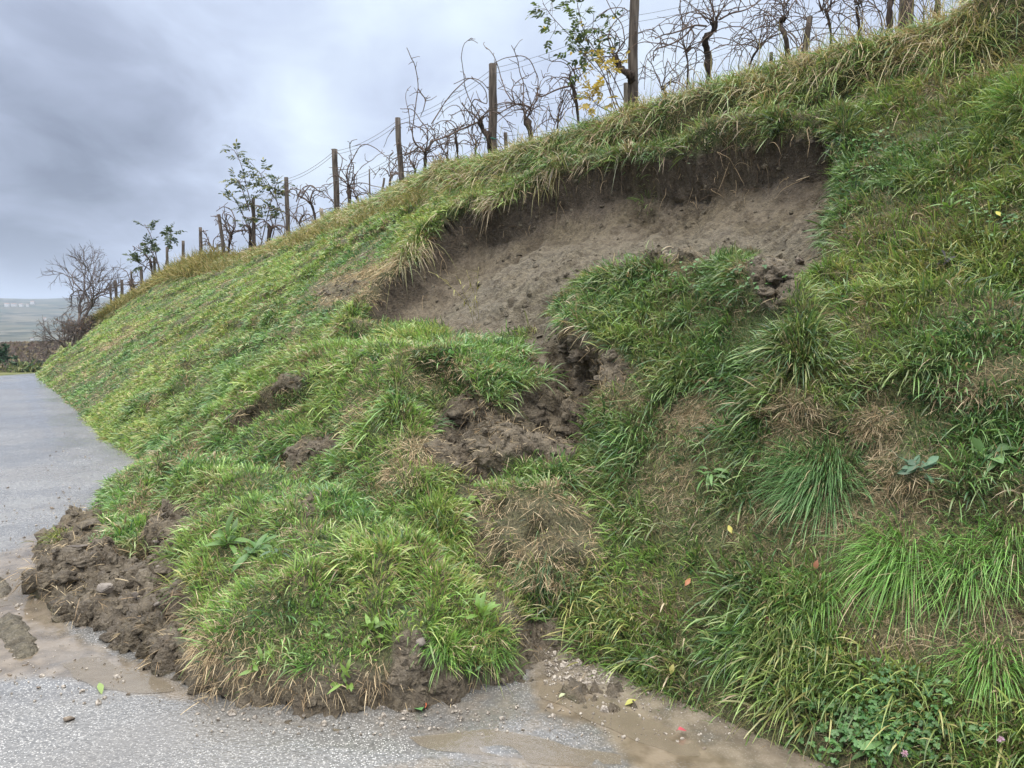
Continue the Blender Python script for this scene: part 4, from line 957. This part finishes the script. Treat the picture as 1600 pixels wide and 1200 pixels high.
# dry weeds and stalks standing on the crest
wb = Blades(); cI = [int(np.argmin(np.abs(cU-p))) for p in rng.uniform(560, 1560, 1500)]
n = len(cI); P = C2[cI]+ho[cI]*rng.uniform(-.25, .5, (n, 1)); P[:, 2] += .05; P += rng.normal(size=(n, 3))*[.05, .05, .02]
D0 = norm(rng.normal(size=(n, 3))*[.22, .22, .05]+[0, 0, 1]); near_ = (project(P)[0] > 1000)*1.
Ln_ = rng.uniform(.12, .55, n)*(1+.35*near_*rng.random(n)); keepn = rng.random(n) < (.35+.65*near_)
wb.add(P[keepn], D0[keepn], Ln_[keepn], np.full(keepn.sum(), .0042)*rng.uniform(.6, 1.5, keepn.sum())*np.maximum(1, P[keepn][:, 1]/8), rng.uniform(.05, .7, keepn.sum()), np.tile(DOWN, (keepn.sum(), 1)), np.vstack([OLIVE, TAN*.8])[rng.integers(0, 8, keepn.sum())], segs=4)
# golden scrub on the far part of the crest
for px0, px1, nn_, h0 in [(262, 345, 7000, .75), (345, 560, 6500, .42), (140, 265, 5500, .55), (480, 720, 5000, .30), (300, 420, 3000, .5)]:
    cI = [int(np.argmin(np.abs(cU-p))) for p in rng.uniform(px0, px1, nn_)]; n = len(cI)
    tt_ = rng.uniform(-1.1, .35, n); P = C2[cI]+ho[cI]*tt_[:, None]; P[:, 2] += -.02+.55*np.minimum(tt_, 0); P += rng.normal(size=(n, 3))*.04
    wb.add(P, norm(rng.normal(size=(n, 3))*.45+[0, 0, 1]), h0*rng.uniform(.5, 1.4, n), .012*rng.uniform(.6, 1.4, n)*P[:, 1]/20, rng.uniform(.2, .9, n), np.tile(DOWN, (n, 1)), np.array([(.30, .25, .08), (.22, .21, .07), (.36, .28, .13), (.12, .15, .05)])[rng.integers(0, 4, n)]*.85, segs=3)
tag(wb.build('dry_weeds', M_straw), 'thin dry weed stalks and golden scrub along the crest', 'dry weeds', kind='stuff')

# ---------------- tussocks
def tussock(px, py, label, n=300, ln=.3,  lean=(-.4, 0, 0), col=BLUEG, rad_=.05, w=.004, droop=.8, spread=.7, strawp=.05):
    p, nn = hit(px, py); r = rng; n = int(n*1.9); ln = ln*.62; w = w*.72; rad_ = rad_*.8; spread = spread*1.25; lean = tuple(.8*x for x in lean)
    off = r.normal(size=(n, 3)); off -= (off @ nn)[:, None]*nn
    D0 = norm(nn*.55+[0, 0, .6]+spread*off*.55+np.array(lean)+r.normal(size=(n, 3))*.08)
    C = col[r.integers(0, len(col), n)]*r.uniform(.65, 1.45, (n, 1)); s_ = r.random(n) < strawp; C[s_] = TAN[r.integers(0, 4, s_.sum())]
    b = Blades(); b.add(p+off*rad_-nn*.02, D0, ln*r.uniform(.5, 1.2, n), w*r.uniform(.7, 1.3, n), droop*r.uniform(.5, 1.4, n), np.tile(norm(DOWN+np.array([-.15, -.3, 0])), (n, 1)), C, segs=4)
    tag(b.build('grass_tussock', M_grass, None, p), label, 'grass tussock', 'large grass tussocks on the bank')
BR = np.array([(.13, .27, .05), (.10, .22, .05), (.17, .29, .07)])
tussock(1275, 745, 'dark blue-green dome-shaped tussock above the wide straw patch', 900, .27, (-.45, -.2, .15), BLUEG*1.25, .11, .0042, .75)
tussock(1385, 870, 'broad bright tussock swept to the left below the wide straw patch', 520, .34, (-.6, -.15, 0), BR, .09)
tussock(1260, 930, 'mid-green tussock left of and below the broad swept tussock', 300, .28, (-.5, -.15, 0), BR, .08)
tussock(1500, 880, 'tall loose tussock right of the broad swept tussock', 300, .30, (-.3, -.1, .1), BR, .09)
tussock(1580, 850, 'loose bright tussock at the right edge of the picture', 260, .30, (-.2, -.1, .1), BR, .09)
tussock(1545, 1030, 'rounded tussock curling out of the pale straw at lower right', 300, .24, (-.25, -.15, 0), BR, .06)
tussock(1290, 1000, 'small swept tussock above the clover patch', 200, .22, (-.5, -.15, 0), BR, .06)
tussock(1160, 985, 'low tussock at the foot of the bank near the muddy wash', 220, .2, (-.5, -.2, 0), BR, .08)
tussock(1580, 160, 'tussock hanging near the top right corner', 260, .36, (-.5, -.1, 0), BR, .10)
tussock(700, 1010, 'fresh tussock on the front of the slumped turf above the muddy edge', 240, .16, (-.1, -.1, .2), BR, .05, .0045)
tussock(775, 1005, 'fresh tussock at the right front corner of the slumped turf', 240, .16, (.1, -.1, .2), BR, .05, .0045)
tussock(490, 1030, 'spiky tuft low on the front of the slumped turf', 90, .13, (-.2, -.1, .1), BR, .03, .005)
tussock(190, 770, 'spiky tuft overhanging the road at the left end of the slumped turf', 200, .22, (-.35, 0, .2), BR, .08, .0045)
tussock(90, 835, 'yellowing tuft on the thin mud tongue by the road', 100, .14, (-.1, 0, .2), np.array([(.22, .22, .06), (.14, .2, .05)]), .05, .005)
tussock(850, 930, 'dark tussock hanging over the shaded gully between the slumped turf and the bank', 300, .26, (-.05, -.3, -.2), BLUEG, .1, .004, 1.2)
tussock(840, 745, 'spiky green tuft on the island between the two torn earth hollows', 140, .15, (0, 0, .3), BR, .08, .004)

# ---------------- broad-leaved plants
def rosette(px, py, name, label, n=8, ln=.10, wd=.03, col=(.12, .27, .05), rise=.6, cat='plant', group=None, prof=None, r0=.01, pos=None):
    p, nn = pos if pos else hit(px, py); r = rng; mb = MB(); nn = norm(nn+np.array([0, -.1, .8]))
    t1 = norm(np.cross(nn, [1, .2, 0])); t2 = np.cross(nn, t1)
    p = p + nn*.012; n = n+3
    for i in range(n):
        a = 2*pi*i/n+r.normal()*.5; d = norm(t1*cos(a)+t2*sin(a)+nn*rise*r.uniform(.2, 2.2))
        mb.leaf(p+d*r0+r.normal(size=3)*.012, d, norm(nn+r.normal(size=3)*.35), ln*.85*r.uniform(.45, 1.25), wd*r.uniform(.7, 1.1), r.uniform(.2, .9), np.array(col)*np.array([.88, .72, .95])*r.uniform(.55, 1.15), prof=prof or [.2, .5, .85, 1.0, .75, .05])
    return tag(mb.build(name, M_leaf, None, p), label, cat, group)
rosette(355, 850, 'dock_plant', 'dock plant with upright bright leaves above the mud hollow', 10, .13, .035, (.13, .30, .05), 1.3, 'dock')
rosette(395, 865, 'dock_plant', 'lower dock plant with spreading leaves just right of the upright one', 9, .12, .035, (.10, .25, .05), .5, 'dock')
rosette(430, 870, 'dock_plant', 'dull dock plant at the right end of the leafy cluster', 7, .10, .03, (.09, .20, .07), .4, 'dock')
rosette(1108, 742, 'dandelion', 'pale toothed dandelion on the middle of the bank', 11, .12, .022, (.14, .32, .07), .35, 'dandelion')
rosette(1472, 420, 'thistle_rosette', 'greyish purple withered rosette on the right bank', 8, .15, .03, (.14, .145, .15), .5, 'weed')
rosette(1385, 170, 'weed', 'light green upright weed near the top of the right bank', 8, .16, .025, (.19, .33, .05), 1.3, 'weed')
rosette(736, 782, 'seedling', 'bright seedling with four leaves beside the torn earth', 5, .075, .03, (.20, .38, .05), .6, 'seedling')
rosette(405, 1042, 'plantain', 'small bright plantain low on the front of the slumped turf', 6, .06, .02, (.17, .34, .06), .9, 'plantain')
rosette(545, 1065, 'plantain', 'yellow-green plantain just above the muddy edge, left of the straw clump', 7, .065, .018, (.17, .32, .05), .8, 'plantain')
rosette(738, 1055, 'plantain', 'tiny plantain on the muddy edge under the fresh tussocks', 6, .04, .012, (.12, .27, .07), .6, 'plantain')
rosette(585, 985, 'plantain', 'plantain in the middle front of the slumped turf', 6, .075, .022, (.17, .35, .05), .9, 'plantain')
rosette(500, 990, 'plantain', 'plantain left of the middle of the slumped turf', 7, .07, .022, (.14, .30, .05), .9, 'plantain')
rosette(750, 965, 'dock_plant', 'dock plant with upright rounded leaves at the right shoulder of the slumped turf', 8, .10, .03, (.17, .35, .06), 1.4, 'dock')
rosette(290, 990, 'plantain', 'plantain at the left edge of the slumped turf over the mud', 6, .08, .024, (.14, .29, .05), .7, 'plantain')
rosette(1545, 720, 'weed', 'weed with broad pale leaves at the right edge of the bank', 7, .10, .05, (.13, .28, .08), .6, 'weed')
rosette(1435, 740, 'weed', 'low weed with bluish leaves left of the broad-leaved weed', 10, .08, .03, (.09, .22, .09), .4, 'weed')
rosette(1388, 1172, 'dock_plant', 'single-stemmed dock plant at the very bottom under the clover', 4, .12, .035, (.13, .30, .07), .2, 'dock')
rosette(835, 905, 'weed', 'small pale-leaved weed over the shaded gully', 5, .05, .03, (.14, .25, .12), .6, 'weed')
rosette(1480, 330, 'weed', 'strap-leaved weed on the upper right bank', 8, .15, .022, (.14, .30, .05), .9, 'weed')
rosette(1290, 360, 'weed', 'strap-leaved weed at the right rim of the scar', 7, .15, .022, (.10, .22, .05), .7, 'weed')
rosette(1010, 1040, 'weed', 'leafy weed at the foot of the bank by the wash', 8, .06, .025, (.12, .27, .06), .6, 'weed')
# clover
def clover_patch(px, py, rx, ry, n, label, ll=.012, stuff=True):
    mb = MB(); r = rng
    for _ in range(n):
        a = r.random()*6.28; q = r.random()**.7*1.25
        p, nn = hit(px+rx*q*cos(a), py+ry*q*sin(a), 4); up = norm(nn+np.array([0, -.2, 1.2])+r.normal(size=3)*.25); s0 = p+up*r.uniform(.012, .055)
        c = np.array([(.055, .14, .04), (.08, .18, .05), (.11, .21, .07)][int(r.integers(3))])*r.uniform(.7, 1.15)
        mb.tube([p, p*.5+s0*.5+r.normal(size=3)*.004, s0], .0009, 3, c*.8)
        t1 = norm(np.cross(up, [1, .3, 0])); t2 = np.cross(up, t1); a0 = r.random()*6; l = ll*r.uniform(.7, 1.25)*max(1, np.linalg.norm(p-CP)/4.2)
        for k in range(3):
            b = a0+k*2.094; mb.leaf(s0, norm(t1*cos(b)+t2*sin(b)+up*.15), up, l, l*.95, .2, c, prof=[.15, .75, 1.0, .95, .5])
    return tag(mb.build('clover', M_leaf), label, 'clover', kind='stuff')
clover_patch(1370, 1110, 95, 55, 330, 'dense clover with three-part leaves near the bottom right corner')
clover_patch(1400, 1165, 120, 30, 160, 'clover along the bottom edge at lower right')
clover_patch(1340, 240, 60, 40, 130, 'dark clover growing right of the scar rim')
clover_patch(1560, 330, 60, 40, 100, 'dark clover on the upper right bank')
clover_patch(1130, 435, 80, 25, 90, 'clover on top of the slid turf block')
# flowers and fallen leaves
def flower(px, py, col, label, r0=.012, pos=None):
    p, nn = hit(px, py); p = p+np.array([0, -.01, .05]); root = empty('clover_flower', p, label, 'flower')
    mb = MB()
    for _ in range(40):
        d = norm(rng.normal(size=3)+[0, 0, .5]); mb.leaf(p, d, norm(rng.normal(size=3)), r0*rng.uniform(.8, 1.2), r0*.35, .2, np.array(col)*rng.uniform(.8, 1.2), prof=[.4, 1, .8, .1])
    mb.build('petals', M_leaf, root); s_ = MB(); s_.tube([p-[0, 0, .08], p], .0012, 4, (.12, .2, .06)); s_.build('stem', M_leaf, root)
flower(1557, 1175, (.62, .42, .55), 'pink clover flower at the bottom right')
flower(1411, 1192, (.60, .40, .50), 'pink clover flower on the bottom edge under the clover')
flower(862, 948, (.45, .28, .33), 'dull pink flower in the shaded gully')
def fallen(pos, nrm, ln, wd, col, label, name='fallen_leaf', curl=.3):
    mb = MB(); a = rng.random()*6.28; nrm = norm(nrm); t1 = norm(np.cross(nrm, [cos(a), sin(a), .1]))
    mb.leaf(pos-t1*ln/2+nrm*.008, t1, nrm, ln, wd, curl, col, prof=[.1, .6, 1, .95, .6, .05], fold=.1)
    mb.tube([pos-t1*ln*.75+nrm*.006, pos-t1*ln*.5+nrm*.008], .0012, 3, np.array(col)*.6)
    tag(mb.build(name, M_leaf, None, pos), label, 'fallen leaf', 'fallen leaves')
Zup = np.array([0, 0, 1.])
fallen(on_z(985, 1098, .01), Zup, .05, .03, (.34, .33, .08), 'yellow-green leaf floating at the edge of the muddy wash')
fallen(on_z(878, 1088, .01), Zup, .03, .02, (.35, .38, .22), 'small pale leaf in the middle of the muddy wash')
fallen(on_z(655, 1108, .01), Zup, .05, .04, (.12, .28, .09), 'green leaf lying against the muddy edge on the road')
fallen(on_z(663, 1103, .014), Zup, .03, .02, (.40, .09, .03), 'rust-red leaf on top of the green leaf by the muddy edge')
fallen(on_z(157, 1075, .01), Zup, .07, .025, (.20, .28, .08), 'green leaf shred alone on the wet road at left')
fallen(on_z(1066, 1142, .02), Zup, .035, .03, (.42, .08, .10), 'bright red petal-like leaf at the foot of the bank')
for px, py, c, l in [(1055, 1053, (.40, .36, .12), 'pale yellow leaf at the foot of the right bank'), (1146, 832, (.38, .34, .06), 'narrow yellow leaf in the straw on the mid bank'), (1080, 912, (.35, .13, .05), 'brown leaf low on the bank'),
                     (1275, 888, (.26, .11, .06), 'rust-coloured leaf between two swept tussocks'), (985, 430, (.40, .19, .04), 'orange leaf on top of the slid turf block'), (1205, 977, (.16, .05, .03), 'dark red leaf under the mid-green tussock'), (1560, 180+160, (.5, .45, .08), 'yellow leaf on the upper right bank')]:
    p, nn = hit(px, py); fallen(p+nn*.04, nn+np.array([0, -.8, 0]), .042, .022, c, l)
# ---------------- stones and clods
def stone(px, py, size, label, mat=None, name='stone', pos=None, flat=.6, seed=0, cat='stone', group='stones in the mud', rot=0):
    p = pos if pos is not None else hit(px, py)[0]; r = np.random.default_rng(seed+int(px)); me = bpy.data.meshes.new(name)
    import bmesh
    bm = bmesh.new(); s_ = np.array(size)
    for _ in range(14):
        q = r.normal(size=3); q = q/np.abs(q).max()*r.uniform(.75, 1.0) if name != 'mud_clod' else norm(q); bm.verts.new(q*s_/2*[1, 1, 1])
    bmesh.ops.convex_hull(bm, input=bm.verts[:]); bmesh.ops.delete(bm, geom=[v for v in bm.verts if not v.link_faces], context='VERTS')
    bmesh.ops.bevel(bm, geom=bm.edges[:], offset=min(s_)*.06, segments=2, affect='EDGES'); bm.to_mesh(me); bm.free()
    me.materials.append(mat or M_stone); o = bpy.data.objects.new(name, me); COL.objects.link(o); o.location = tuple(p+np.array([0, 0, s_[2]*.18])); o.rotation_euler = (r.normal()*.25, r.normal()*.25, rot or r.random()*6)
    return tag(o, label, cat, group)
stone(163, 926, (.10, .08, .075), 'largest angular stone set in the mud left of the slumped turf', rot=.3)
stone(210, 931, (.045, .03, .05), 'upright flat stone in the mud right of the largest one')
stone(238, 848, (.07, .05, .03), 'rounded flat stone under the torn turf edge')
stone(246, 886, (.06, .04, .02), 'thin flat stone lower down in the mud wall')
stone(133, 978, (.05, .04, .03), 'dark stone near the water edge of the mud')
stone(120, 853, (.16, .03, .02), 'long grey flat stone on the thin mud tongue', rot=.05)
stone(656, 1006, (.05, .04, .04), 'rounded brown stone in the front of the slumped turf')
stone(245, 945, (.07, .03, .02), 'thin pale stone lying in the lower mud')
stone(790, 1065, (.05, .035, .03), 'grey stone at the water edge under the right front tussock')
stone(1248, 408, (.10, .08, .08), 'dark lump of earth at the top of the scar hole', M_clod, 'mud_clod', cat='clod', group=None)
k = 0
CL = [(108, 1125, .05, 'dark clod alone on the wet road near the bottom left corner'), (52, 855, .05, 'dark clod at the tip of the mud tongue'), (82, 795, .045, 'largest clod on the road left of the slumped turf')]
for (a, b, sz, l) in CL: stone(a, b, (sz, sz*.7, sz*.45), l, M_clod, 'mud_clod', pos=on_z(a, b), cat='clod', group='clods on the road')
for a, b in [(45, 905), (20, 915), (60, 868), (38, 840), (100, 770), (92, 778), (72, 731), (84, 722), (75, 735), (78, 712), (97, 706), (100, 678), (98, 768), (106, 798), (125, 790), (108, 780), (120, 808), (60, 752), (12, 762), (140, 716), (88, 706), (30, 870), (15, 878), (60, 1075), (200, 1085), (15, 1055), (28, 985), (40, 1040), (900, 1065), (1100, 1170)]:
    sz = rng.uniform(.018, .04); stone(a, b, (sz, sz*.7, sz*.4), 'small dark mud crumb among many lying on the wet road', M_clod, 'mud_clod', pos=on_z(a, b), cat='clod', group='small crumbs on the road')
# tyre-pressed ridge of mud at the left
def ridge(path, wdt, h, label):
    c = catmull([on_z(*p) for p in path], 14); T2 = norm(np.gradient(c, axis=0)); S2 = np.stack([-T2[:, 1], T2[:, 0], 0*T2[:, 0]], -1); m = 14; V = []
    for i in range(len(c)):
        e_ = min(1, i/5, (len(c)-1-i)/5)
        for k in range(m):
            u = k/(m-1)*2-1; q = c[i]+S2[i]*u*wdt*(.3+.7*e_)*(1+.3*vn(c[i:i+1]*7, 1, 5)[0]); q = q.copy(); q[2] = max(0, (1-u*u))*h*e_-.006; V.append(q)
    V = np.array(V); V[:, 2] += .018*fbm(V*[1, 1, 0], 22, 3, 8)*(V[:, 2] > -.004)+.008*np.sin(np.repeat(np.arange(len(c)), m)*1.3)*(V[:, 2] > 0)
    F = [[i*m+k, i*m+k+1, (i+1)*m+k+1, (i+1)*m+k] for i in range(len(c)-1) for k in range(m-1)]
    n = len(V); return tag(mesh_np('mud_ridge', V, [x for f in F for x in f], [4]*len(F), M_soil, None, True, {'soil': np.ones(n), 'wet': np.full(n, .5), 'pale': np.full(n, .9), 'topsoil_shade': np.zeros(n)}), label, 'mud ridge')
ridge([(12, 960), (22, 985), (35, 1010), (40, 1030)], .07, .035, 'ridge of pale mud squeezed up by a tyre at the left edge of the road')
ridge([(-30, 905), (-5, 915), (3, 935)], .05, .03, 'smaller pale mud ridge cut by the left edge of the picture')

# ---------------- scar details: straw stalks, roots, a yellow weed
def stalks(name, lines, yoff, label, cat, col=(.45, .36, .24), rad_=.004):
    mb = MB()
    for l in lines:
        pts = []
        for (a, b) in l:
            p, nn = hit(a, b); pts.append(p+nn*yoff)
        mb.tube(catmull(pts, 4), rad_, 4, col)
    tag(mb.build(name, M_straw), label, cat)
stalks('straw_stalk', [[(1300, 252), (1272, 262), (1250, 272)]], .07, 'upper of two pale straws stuck out at the right rim of the scar', 'straw')
stalks('straw_stalk', [[(1292, 262), (1268, 274), (1244, 286)]], .07, 'lower of two pale straws stuck out at the right rim of the scar', 'straw')
def roots():
    mb = MB(); m = (dl.ravel() < .10) & (sd.ravel() > 0.0) & (FU.ravel() > 650) & (FU.ravel() < 1310); ids = np.flatnonzero(m); r = rng
    for j in r.choice(ids, 130):
        p = P2.reshape(-1, 3)[j]+NP2.reshape(-1, 3)[j]*.02; q = walk(p, [r.normal()*.5, -1.0, -.4], r.uniform(.08, .38), 8, .9, 3.2, int(r.integers(1e6)))
        mb.tube(q, np.linspace(.0028, .001, len(q))*r.uniform(.7, 1.6), 4, [(.10, .07, .045), (.28, .21, .13)][int(r.integers(2))])
    tag(mb.build('hanging_roots', M_straw), 'thin roots hanging from the torn lip of the scar', 'roots', kind='stuff')
roots()
mb = MB(); p, nn = hit(738, 500)
for k in range(4):
    q = walk(p+rng.normal(size=3)*.03, [rng.normal()*.25, -.2, 1], rng.uniform(.35, .65), 9, .4, .3, 50+k); mb.tube(q, .0022, 4, (.26, .23, .09))
    for i in range(2, 9): mb.leaf(q[i], rng.normal(size=3)+[0, 0, .2], Zup, rng.uniform(.04, .08), .009, .5, np.array((.28, .26, .08))*rng.uniform(.7, 1.2))
tag(mb.build('yellow_weed', M_leaf, None, p), 'spindly yellow weed growing at the foot of the bare scar', 'weed')

# ---------------- far trees and scrub
def tree(name, base, H_, label, seed, spread=.55, levels=5, r0=.06, leafcol=None, nleaf=0, lean=(0, 0), stems=1, cat='tree', leafsize=.12, kids=3):
    r = np.random.default_rng(seed); root = empty(name, base, label, cat); mbt = MB(); cr_ = MB(); ends = []
    def rec(p, d, ln, rad_, lv):
        q = walk(p, d, ln, 5, .45, -.1, int(r.integers(1e6))); (mbt if lv >= levels-1 else cr_).tube(q, np.linspace(rad_, rad_*.66, len(q)), 5 if lv > 1 else 3)
        if lv == 0: ends.append(q); return
        for k in range(kids if lv < levels else kids+1):
            i = int(r.integers(2, 6)); i = min(i, 5)
            if k == 0: i = 5
            rec(q[i], norm(norm(q[i]-q[i-1])+r.normal(size=3)*spread+[0, 0, .12]), ln*r.uniform(.6, .85), rad_*.68, lv-1)
    for s_ in range(stems):
        rec(np.array(base)+r.normal(size=3)*[.25, .25, 0]*(stems > 1), norm(np.array([lean[0]+r.normal()*.25*(stems > 1), lean[1]+r.normal()*.15, 1])), H_*.30, r0, levels)
    for _ in range(nleaf):
        q = ends[int(r.integers(len(ends)))]; i = int(r.integers(len(q))); cr_.leaf(q[i], r.normal(size=3), norm(r.normal(size=3)), leafsize*r.uniform(.6, 1.3), leafsize*.5, .3, np.array(leafcol[int(r.integers(len(leafcol)))])*r.uniform(.7, 1.3), prof=[.3, 1, .8, .1])
    mbt.build('trunk', M_bark2, root); cr_.build('crown', M_leafbark if nleaf else M_bark2, root); return root
M_leafbark = mat_blade('twigs_and_leaves', .8, .1, .1)
def tint_fix(o): pass
M_tw = (.11, .09, .08)
_ot = MB.tube
def _tt(s, pts, rad, k=6, c=None, jit=0.0): return _ot(s, pts, rad, k, c if c is not None else M_tw, jit)
MB.tube = _tt
tree('bare_tree', at_y(112, 528, 36)-[0, 0, .5], 6.1, 'tall bare tree at the far end of the bank', 5, .36, 6, .075, [(.12, .06, .04)], 120, (-.02, 0), 1, leafsize=.06)
tree('bare_tree', at_y(108, 535, 38)-[0, 0, .8], 2.9, 'lower bare tree leaning left in front of the tall one', 7, .5, 5, .05, None, 0, (-.35, 0), 2)
tree('bare_shrub', at_y(138, 520, 37)-[0, 0, .4], 1.6, 'reddish-brown shrub between the bare trees and the last post', 9, .6, 5, .04, [(.20, .12, .08), (.16, .12, .08)], 160, (.1, 0), 3, 'shrub', .09)
tree('bare_shrub', at_y(128, 520, 35)-[0, 0, .4], 1.5, 'brown shrub tangled into the base of the tall bare tree', 10, .6, 5, .04, [(.20, .12, .08), (.16, .12, .08)], 120, (-.1, 0), 3, 'shrub', .09)
def gh(x, y): return float(groundz(np.array([x]), np.array([y]))[0])
def gtree(px, y, ptop, **kw):
    x = (px-800)/FPX*y; z = gh(x, y)-.3; H_ = at_y(px, ptop, y)[2]-z; return (x, y, z), H_
b, h = gtree(30, 46, 542); tree('bare_tree', b, h*1.25, 'small bare tree beyond the road crest, left one of a pair', 12, .4, 4, .06, None, 0, (0, 0), 1)
b, h = gtree(41, 44, 540); tree('bare_tree', b, h*1.25, 'small bare tree beyond the road crest, right one of a pair', 14, .4, 4, .06, None, 0, (0, 0), 1)
b, h = gtree(2, 44, 500)
EG = [(.045, .085, .05), (.06, .11, .06), (.035, .07, .04)]
root = tree('evergreen_tree', b, h*.95, 'dark green leafy tree cut by the left edge beyond the road', 16, .62, 5, .10, EG, 7000, (0, 0), 1, 'tree', .17, 3)
# scrub that closes the view over the road crest
mb = MB()
for _ in range(1500):
    y = rng.uniform(40, 48); px = rng.uniform(-60, 62); x = (px-800)/FPX*y; z = gh(x, y)
    p = np.array([x, y, z]); mb.leaf(p+[0, 0, rng.uniform(0, 2.0)], norm(rng.normal(size=3)+[0, 0, 1]), norm(rng.normal(size=3)), .35, .09, .3, np.array([(.13, .15, .06), (.08, .12, .05), (.15, .15, .07)][int(rng.integers(3))])*rng.uniform(.7, 1.2))
tag(mb.build('roadside_scrub', M_leafbark), 'yellow-green scrub beyond the crest of the road', 'scrub', kind='stuff')
# rows of the brown vineyard on the knoll
mb = MB()
for row in range(26):
    y = 74+row*1.9
    for px in np.arange(-40, 190, 1.6):
        x = (px+rng.uniform(-1, 1)-800)/FPX*y; z = gh(x, y); hgt = rng.uniform(.2, .6)
        mb.leaf(np.array([x, y, z-.1]), norm(rng.normal(size=3)*.15+[0, 0, 1]), norm(rng.normal(size=3)*[1, 1, .1]), hgt, .5, .1, np.array([(.15, .11, .09), (.11, .09, .075), (.17, .14, .09)][int(rng.integers(3))])*rng.uniform(.7, 1.2))
tag(mb.build('far_vineyard', M_leafbark), 'brown vineyard rows on the low rise beyond the road', 'vineyard', kind='stuff')
# ---------------- houses on the far ridge
def gmz(x, y):
    r_ = math.hypot(x, y); a_ = math.atan2(x, y) % (2*pi); i_ = min(int(np.searchsorted(rad, r_)), len(rad)-1); k_ = int(round(a_/(2*pi)*360)); return float(max(G[i_, k_, 2], G[i_-1, k_, 2]))
def ground_hit(px, py):
    r = ray(px, py); r = r/r[1]
    for y in np.geomspace(150, 8500, 3000):
        p = CP+r*y
        if p[2] < gmz(p[0], p[1])+1.5: return np.array([p[0], p[1], gmz(p[0], p[1])+1])
    return None
for (px, py, wpx, hpx, l) in [(11, 476, 8, 3, 'long pale house at the left end of the far ridge'), (22, 480, 9, 2.6, 'low white house just below the far ridge line'), (33, 476, 6, 2.6, 'small pale house second along the far ridge'), (51, 475, 7, 3.2, 'white house on the far ridge nearest the bare trees'),
                              (43, 477, 4, 2, 'tiny house between two larger ones on the far ridge'), (70, 499, 4.5, 3.5, 'lone white house on the slope below the far ridge'), (50, 528, 5, 1.5, 'pale shed low on the far slope')]:
    g = ground_hit(px, py)
    if g is None: g = at_y(px, py+1, 2800)
    y = g[1]; W = wpx*.8/FPX*y; Hh = hpx*.75/FPX*y; D = W*.6; root = empty('house', g, l, 'house', 'houses on the far slope'); x, yy, z = g; e_ = W/2
    V = [(x-e_, yy-D/2, z-4), (x+e_, yy-D/2, z-4), (x+e_, yy+D/2, z-4), (x-e_, yy+D/2, z-4), (x-e_, yy-D/2, z+Hh*.7), (x+e_, yy-D/2, z+Hh*.7), (x+e_, yy+D/2, z+Hh*.7), (x-e_, yy+D/2, z+Hh*.7)]
    mb = MB(); mb.add(V, [[0, 1, 5, 4], [1, 2, 6, 5], [2, 3, 7, 6], [3, 0, 4, 7]]); mb.build('wall', M_wall, root, smooth=False)
    o_ = W*.04; V = [(x-e_-o_, yy-D/2-o_, z+Hh*.69), (x+e_+o_, yy-D/2-o_, z+Hh*.69), (x+e_+o_, yy+D/2+o_, z+Hh*.69), (x-e_-o_, yy+D/2+o_, z+Hh*.69), (x-e_-o_, yy, z+Hh), (x+e_+o_, yy, z+Hh)]
    mb = MB(); mb.add(V, [[0, 1, 5, 4], [2, 3, 4, 5], [1, 2, 5], [3, 0, 4], [3, 2, 1, 0]]); mb.build('roof', M_roof, root, smooth=False)

# ---------------- haze
hz, t, o = new_mat('haze_air'); v = N(t, 'ShaderNodeVolumePrincipled'); v.inputs['Color'].default_value = (0.58, 0.66, 0.78, 1); v.inputs['Density'].default_value = 0.00028; v.inputs['Anisotropy'].default_value = 0.2
t.links.new(v.outputs[0], o.inputs['Volume'])
X_, Y_, Z0, Z1 = 9600, 9600, -60, 150
V = [(-X_, -Y_, Z0), (X_, -Y_, Z0), (X_, Y_, Z0), (-X_, Y_, Z0), (-X_, -Y_, Z1), (X_, -Y_, Z1), (X_, Y_, Z1), (-X_, Y_, Z1)]
F = [(3, 2, 1, 0), (4, 5, 6, 7), (0, 1, 5, 4), (1, 2, 6, 5), (2, 3, 7, 6), (3, 0, 4, 7)]
tag(mesh_np('haze', V, [i for f in F for i in f], [4]*6, hz, None, False), 'pale blue-grey air in front of the far hills', 'haze', kind='stuff')
